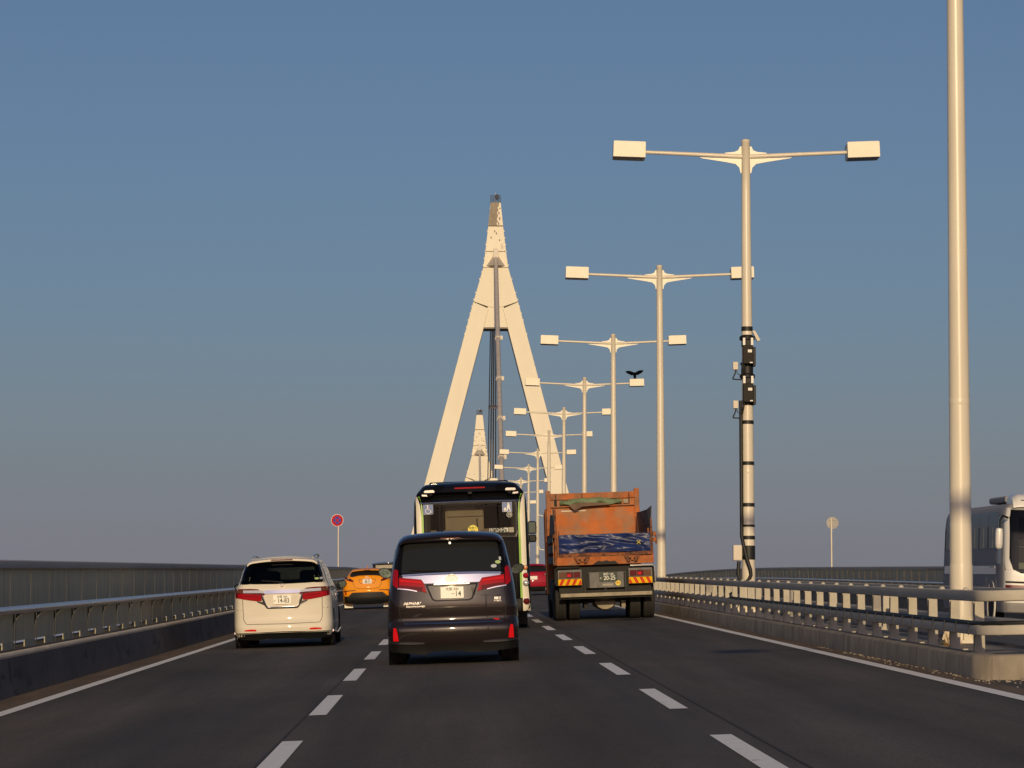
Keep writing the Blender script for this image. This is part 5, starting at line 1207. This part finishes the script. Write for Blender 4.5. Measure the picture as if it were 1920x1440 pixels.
Bn = Body(.22, 1.77, .05, [(.22, .84), (.4, .87), (1.0, .86), (1.2, .82), (1.6, .75), (1.72, .70), (1.77, .62)], [(.2, .05), (.4, .0), (1.0, .04), (1.2, .08), (1.77, .34)], .06, .2, .84)
car_far('wagon', 'dark navy wagon whose roof spoiler shows just above the orange car', 'car', -2.98, 150.0, 'paint_navy', Bn, 4.7, [(0, 1), (.5, 1.03), (.66, .98), (.84, .2), (1, .0)], 1.0, .86, 1.64, .33, navy_extra)
def red_extra(t, B):
    B.patch('rear_window', 'privacy_glass', t, [(1.10, -.56, .56), (1.2, -.60, .60), (1.34, -.54, .54), (1.37, -.50, .50)], off=.012)
    rings = []
    for x in [-.56 + 1.12 * k / 16 for k in range(17)]:
        u = abs(x) / .56; yb_ = .30 + .06 * u * u; cr = .05 * u * u
        rings.append([(x, yb_ + .1, 1.37 - cr), (x, yb_, 1.40 - cr), (x, yb_ + .02, 1.42 - cr), (x, yb_ + .5, 1.48 - cr), (x, yb_ + .4, 1.36 - cr)])
    MB().loft(rings).build('roof_spoiler', 'paint_red', t, smooth=40)
    for mi in (False, True):
        o = B.patch('tail_lamp', 'lens_dark_red', t, [(.45, .92, .965), (.62, .92, 1.02), (.80, .97, 1.08)], 'col', .02, .05, mi)
        B.patch('clear_lens', 'lens_clear', o, [(.5, .945, .965), (.72, .98, 1.03)], 'col', .03, .02, mi)
        MB().lathe([(.05, -.03), (.05, .1), (.04, .1)], 16, 'y', ((-.58 if mi else .58), .04, .29)).build('tailpipe', 'chrome', t, smooth=50)
    B.patch('valance', 'black_plastic', t, [(.22, -.78, .78), (.36, -.84, .84), (.42, -.8, .8)], off=.016)
    B.line('bumper_seam', 'cabin_dark', t, [(-.8, .66), (-.5, .60), (.5, .60), (.8, .66)], .006, 0)
    plate(t, 0, B.S(0, .82) - .02, .82, 'plate_white', 'ink', None, None)
Br = Body(.22, 1.42, .045, [(.22, .82), (.35, .87), (.6, .885), (.85, .87), (1.0, .83), (1.1, .75), (1.25, .67), (1.36, .61), (1.42, .54)],
          [(.2, .1), (.35, .03), (.5, .0), (.65, .0), (.9, .05), (1.05, .10), (1.1, .16), (1.38, .46), (1.42, .55)], .10, .24, .82)
car_far('hatchback', 'red hatchback half hidden between the city bus and the dump truck', 'car', 3.80, 150.0, 'paint_red', Br, 4.3, [(0, 1), (.1, 1.06), (.4, 1.09), (.58, 1.0), (.8, .1), (1, -.1)], .9, .88, 1.34, .325, red_extra)

# ------------------------------------------------ oncoming coach
def coach():
    xc, yc_ = 15.62, 83.6
    t = thing('coach', 'white oncoming coach with maroon trim behind the nearest lamp post', 'coach', (xc, yc_, rz(xc, yc_)), (PITCH, math.atan(CROSS), 0))
    B = Body(.30, 3.22, .05, [(.3, 1.20), (.6, 1.25), (1.5, 1.25), (2.6, 1.235), (2.95, 1.20), (3.1, 1.14), (3.22, 1.0)],
             [(.3, .10), (.5, .02), (.9, .0), (1.3, .02), (2.4, .16), (3.22, .42)], .16, .26, .84)
    B.shell(10.5, [(0, 1), (1, 1)], [(0, 1), (1, 1)], 2.6, 'body', 'paint_silver_shade', t, holes=[(-.9, .9, 1.42, 2.85)], nw=18, nv=60, nu=34)  # grey body colour carries the flanks' shade, front is covered in white
    B.patch('front_mask', 'paint_white', t, [(.56, -1.19, 1.19), (1.0, -1.22, 1.22), (1.40, -1.22, 1.22)], off=.003)
    for mi in (False, True): B.patch('front_pillar', 'paint_white', t, [(1.40, .98, 1.225), (1.7, 1.08, 1.225), (2.6, 1.09, 1.21), (3.05, 1.05, 1.14)], off=.003, mirror=mi)
    MB().box(-1.1, 1.1, .9, 9.0, 1.25, 1.30).build('saloon_floor', 'cabin_dark', t); MB().box(-1.1, 1.1, 4.0, 4.1, 1.3, 3.0).build('bulkhead', 'cabin_dark', t)
    seats(t, (-.5,), 1.8, 2.25); seats(t, (-.7, -.2, .3, .8), 2.8, 2.3, 'seat_pale'); MB().box(-1.0, 1.0, .35, .75, 1.3, 1.62).build('dashboard', 'cabin_panel', t, bevel=.05)
    B.patch('windscreen_frit', 'black_gloss', t, [(1.33, -.80, .80), (1.45, -1.02, 1.02)], off=.005); B.patch('windscreen_frit', 'black_gloss', t, [(2.80, -1.08, 1.08), (3.0, -1.05, 1.05)], off=.005)
    for mi in (False, True): B.patch('windscreen_frit', 'black_gloss', t, [(1.42, .86, 1.0), (1.7, .86, 1.10), (2.82, .86, 1.09)], off=.006, mirror=mi)
    B.patch('windscreen', 'screen_glass', t, [(1.34, -.72, .72), (1.38, -.92, .92), (1.55, -1.04, 1.04), (2.4, -1.08, 1.08), (2.96, -1.03, 1.03)], off=.012, thick=.008)
    MB().box(-.006, .006, B.S(0, 1.5) - .03, B.S(0, 1.5) - .01, 1.36, 1.5).build('screen_divider', 'black_plastic', t)
    for sg in (-1, 1): B.line('wiper', 'black_plastic', t, [(sg * .1, 1.36), (sg * .35, 1.55), (sg * .5, 1.9)], .012, .04)
    # front roof fairing with air intake
    rings = []
    for x in [-1.0 + 2.0 * k / 20 for k in range(21)]:
        u = abs(x); rr = .12 * max(0, (u - .8) / .2) ** 2
        rings.append([(x, .36, 3.08 - rr * .3), (x, .38, 3.22 - rr), (x, .5, 3.36 - rr), (x, .75, 3.44 - rr), (x, 1.35, 3.46 - rr), (x, 1.5, 3.16 - rr)])
    fo = MB().loft(rings).build('roof_fairing', 'paint_white', t, smooth=45)
    MB().box(-.8, .8, .40, .47, 3.20, 3.27).build('intake', 'cabin_dark', fo)
    MB().box(-.95, .95, 2.0, 4.6, 3.22, 3.40).build('roof_unit', 'paint_silver_shade', t, bevel=.06)
    B.patch('bumper_band', 'cabin_dark', t, [(1.07, -1.18, 1.18), (1.12, -1.19, 1.19)], off=.008); B.patch('maroon_band', 'paint_maroon', t, [(.86, -1.17, 1.17), (1.02, -1.19, 1.19)], off=.006)
    for mi in (False, True):
        o = B.patch('headlamp', 'lens_clear', t, [(.62, .70, .84), (.95, .70, .86), (1.08, .72, .82)], 'col', .014, .05, mi)
    B.patch('front_bumper', 'paint_silver_shade', t, [(.32, -1.12, 1.12), (.56, -1.16, 1.16)], off=.04, thick=.08)
    plate(t, 0, B.S(0, .45) - .06, .46, 'plate_white', 'ink', None, None)
    for sg in (-1, 1):
        B.side('quarter_window', 'privacy_glass', t, sg, 1.55, 2.85, .012, .07, .005)
        for k in range(6):
            w0 = .085 + k * .15
            B.side('side_window', 'coach_glass', t, sg, 1.98, 3.0, w0, w0 + .135, .006)
            B.side('window_bar', 'cabin_dark', t, sg, 1.98, 2.6, w0 + .138, w0 + .146, .008); B.side('window_bar', 'paint_silver_shade', t, sg, 1.98, 2.6, w0 + .065, w0 + .068, .010)
            B.side('locker_door', 'paint_silver_shade', t, sg, .62, 1.22, w0 + .002, w0 + .143, .004)
        B.side('silver_shade_band', 'paint_silver_shade', t, sg, 1.62, 1.92, .09, .98, .004)
        B.side('maroon_swoosh', 'paint_maroon', t, sg, 1.28, 1.56, .10, .98, .005); B.side('cream_flash', 'ink_white', t, sg, 1.46, 1.52, .11, .19, .009)
        for y in (1.9, 6.8): wheel(t, sg * 1.10, y, .48, .27); MB().lathe([(.60, -.02), (.60, .014), (.50, .014), (.50, -.02)], 36, 'x', caps=False).build('wheel_arch', 'ink_white', t, smooth=35, loc=(sg * 1.252, y, .50)); MB().lathe([(.50, -.01), (.50, .008)], 36, 'x').build('wheel_well', 'cabin_dark', t, loc=(sg * 1.252, y, .50))
    for sg in (-1, 1):
        m = MB().loft([[(sg * 1.42 + math.cos(a) * .10 * k, -.02 + math.sin(a) * .09 * k, z) for a in [i * math.pi / 6 for i in range(12)]] for z, k in ((1.95, .5), (1.99, .9), (2.1, 1), (2.4, 1), (2.48, .85), (2.5, .4))]).build('door_mirror', 'paint_white', t, smooth=50)
        MB().tube([(sg * 1.16, .25, 2.78), (sg * 1.32, .05, 2.82), (sg * 1.40, -.02, 2.72), (sg * 1.41, -.02, 2.48)], .03, 8).build('mirror_stem', 'black_plastic', m, smooth=60)
coach()
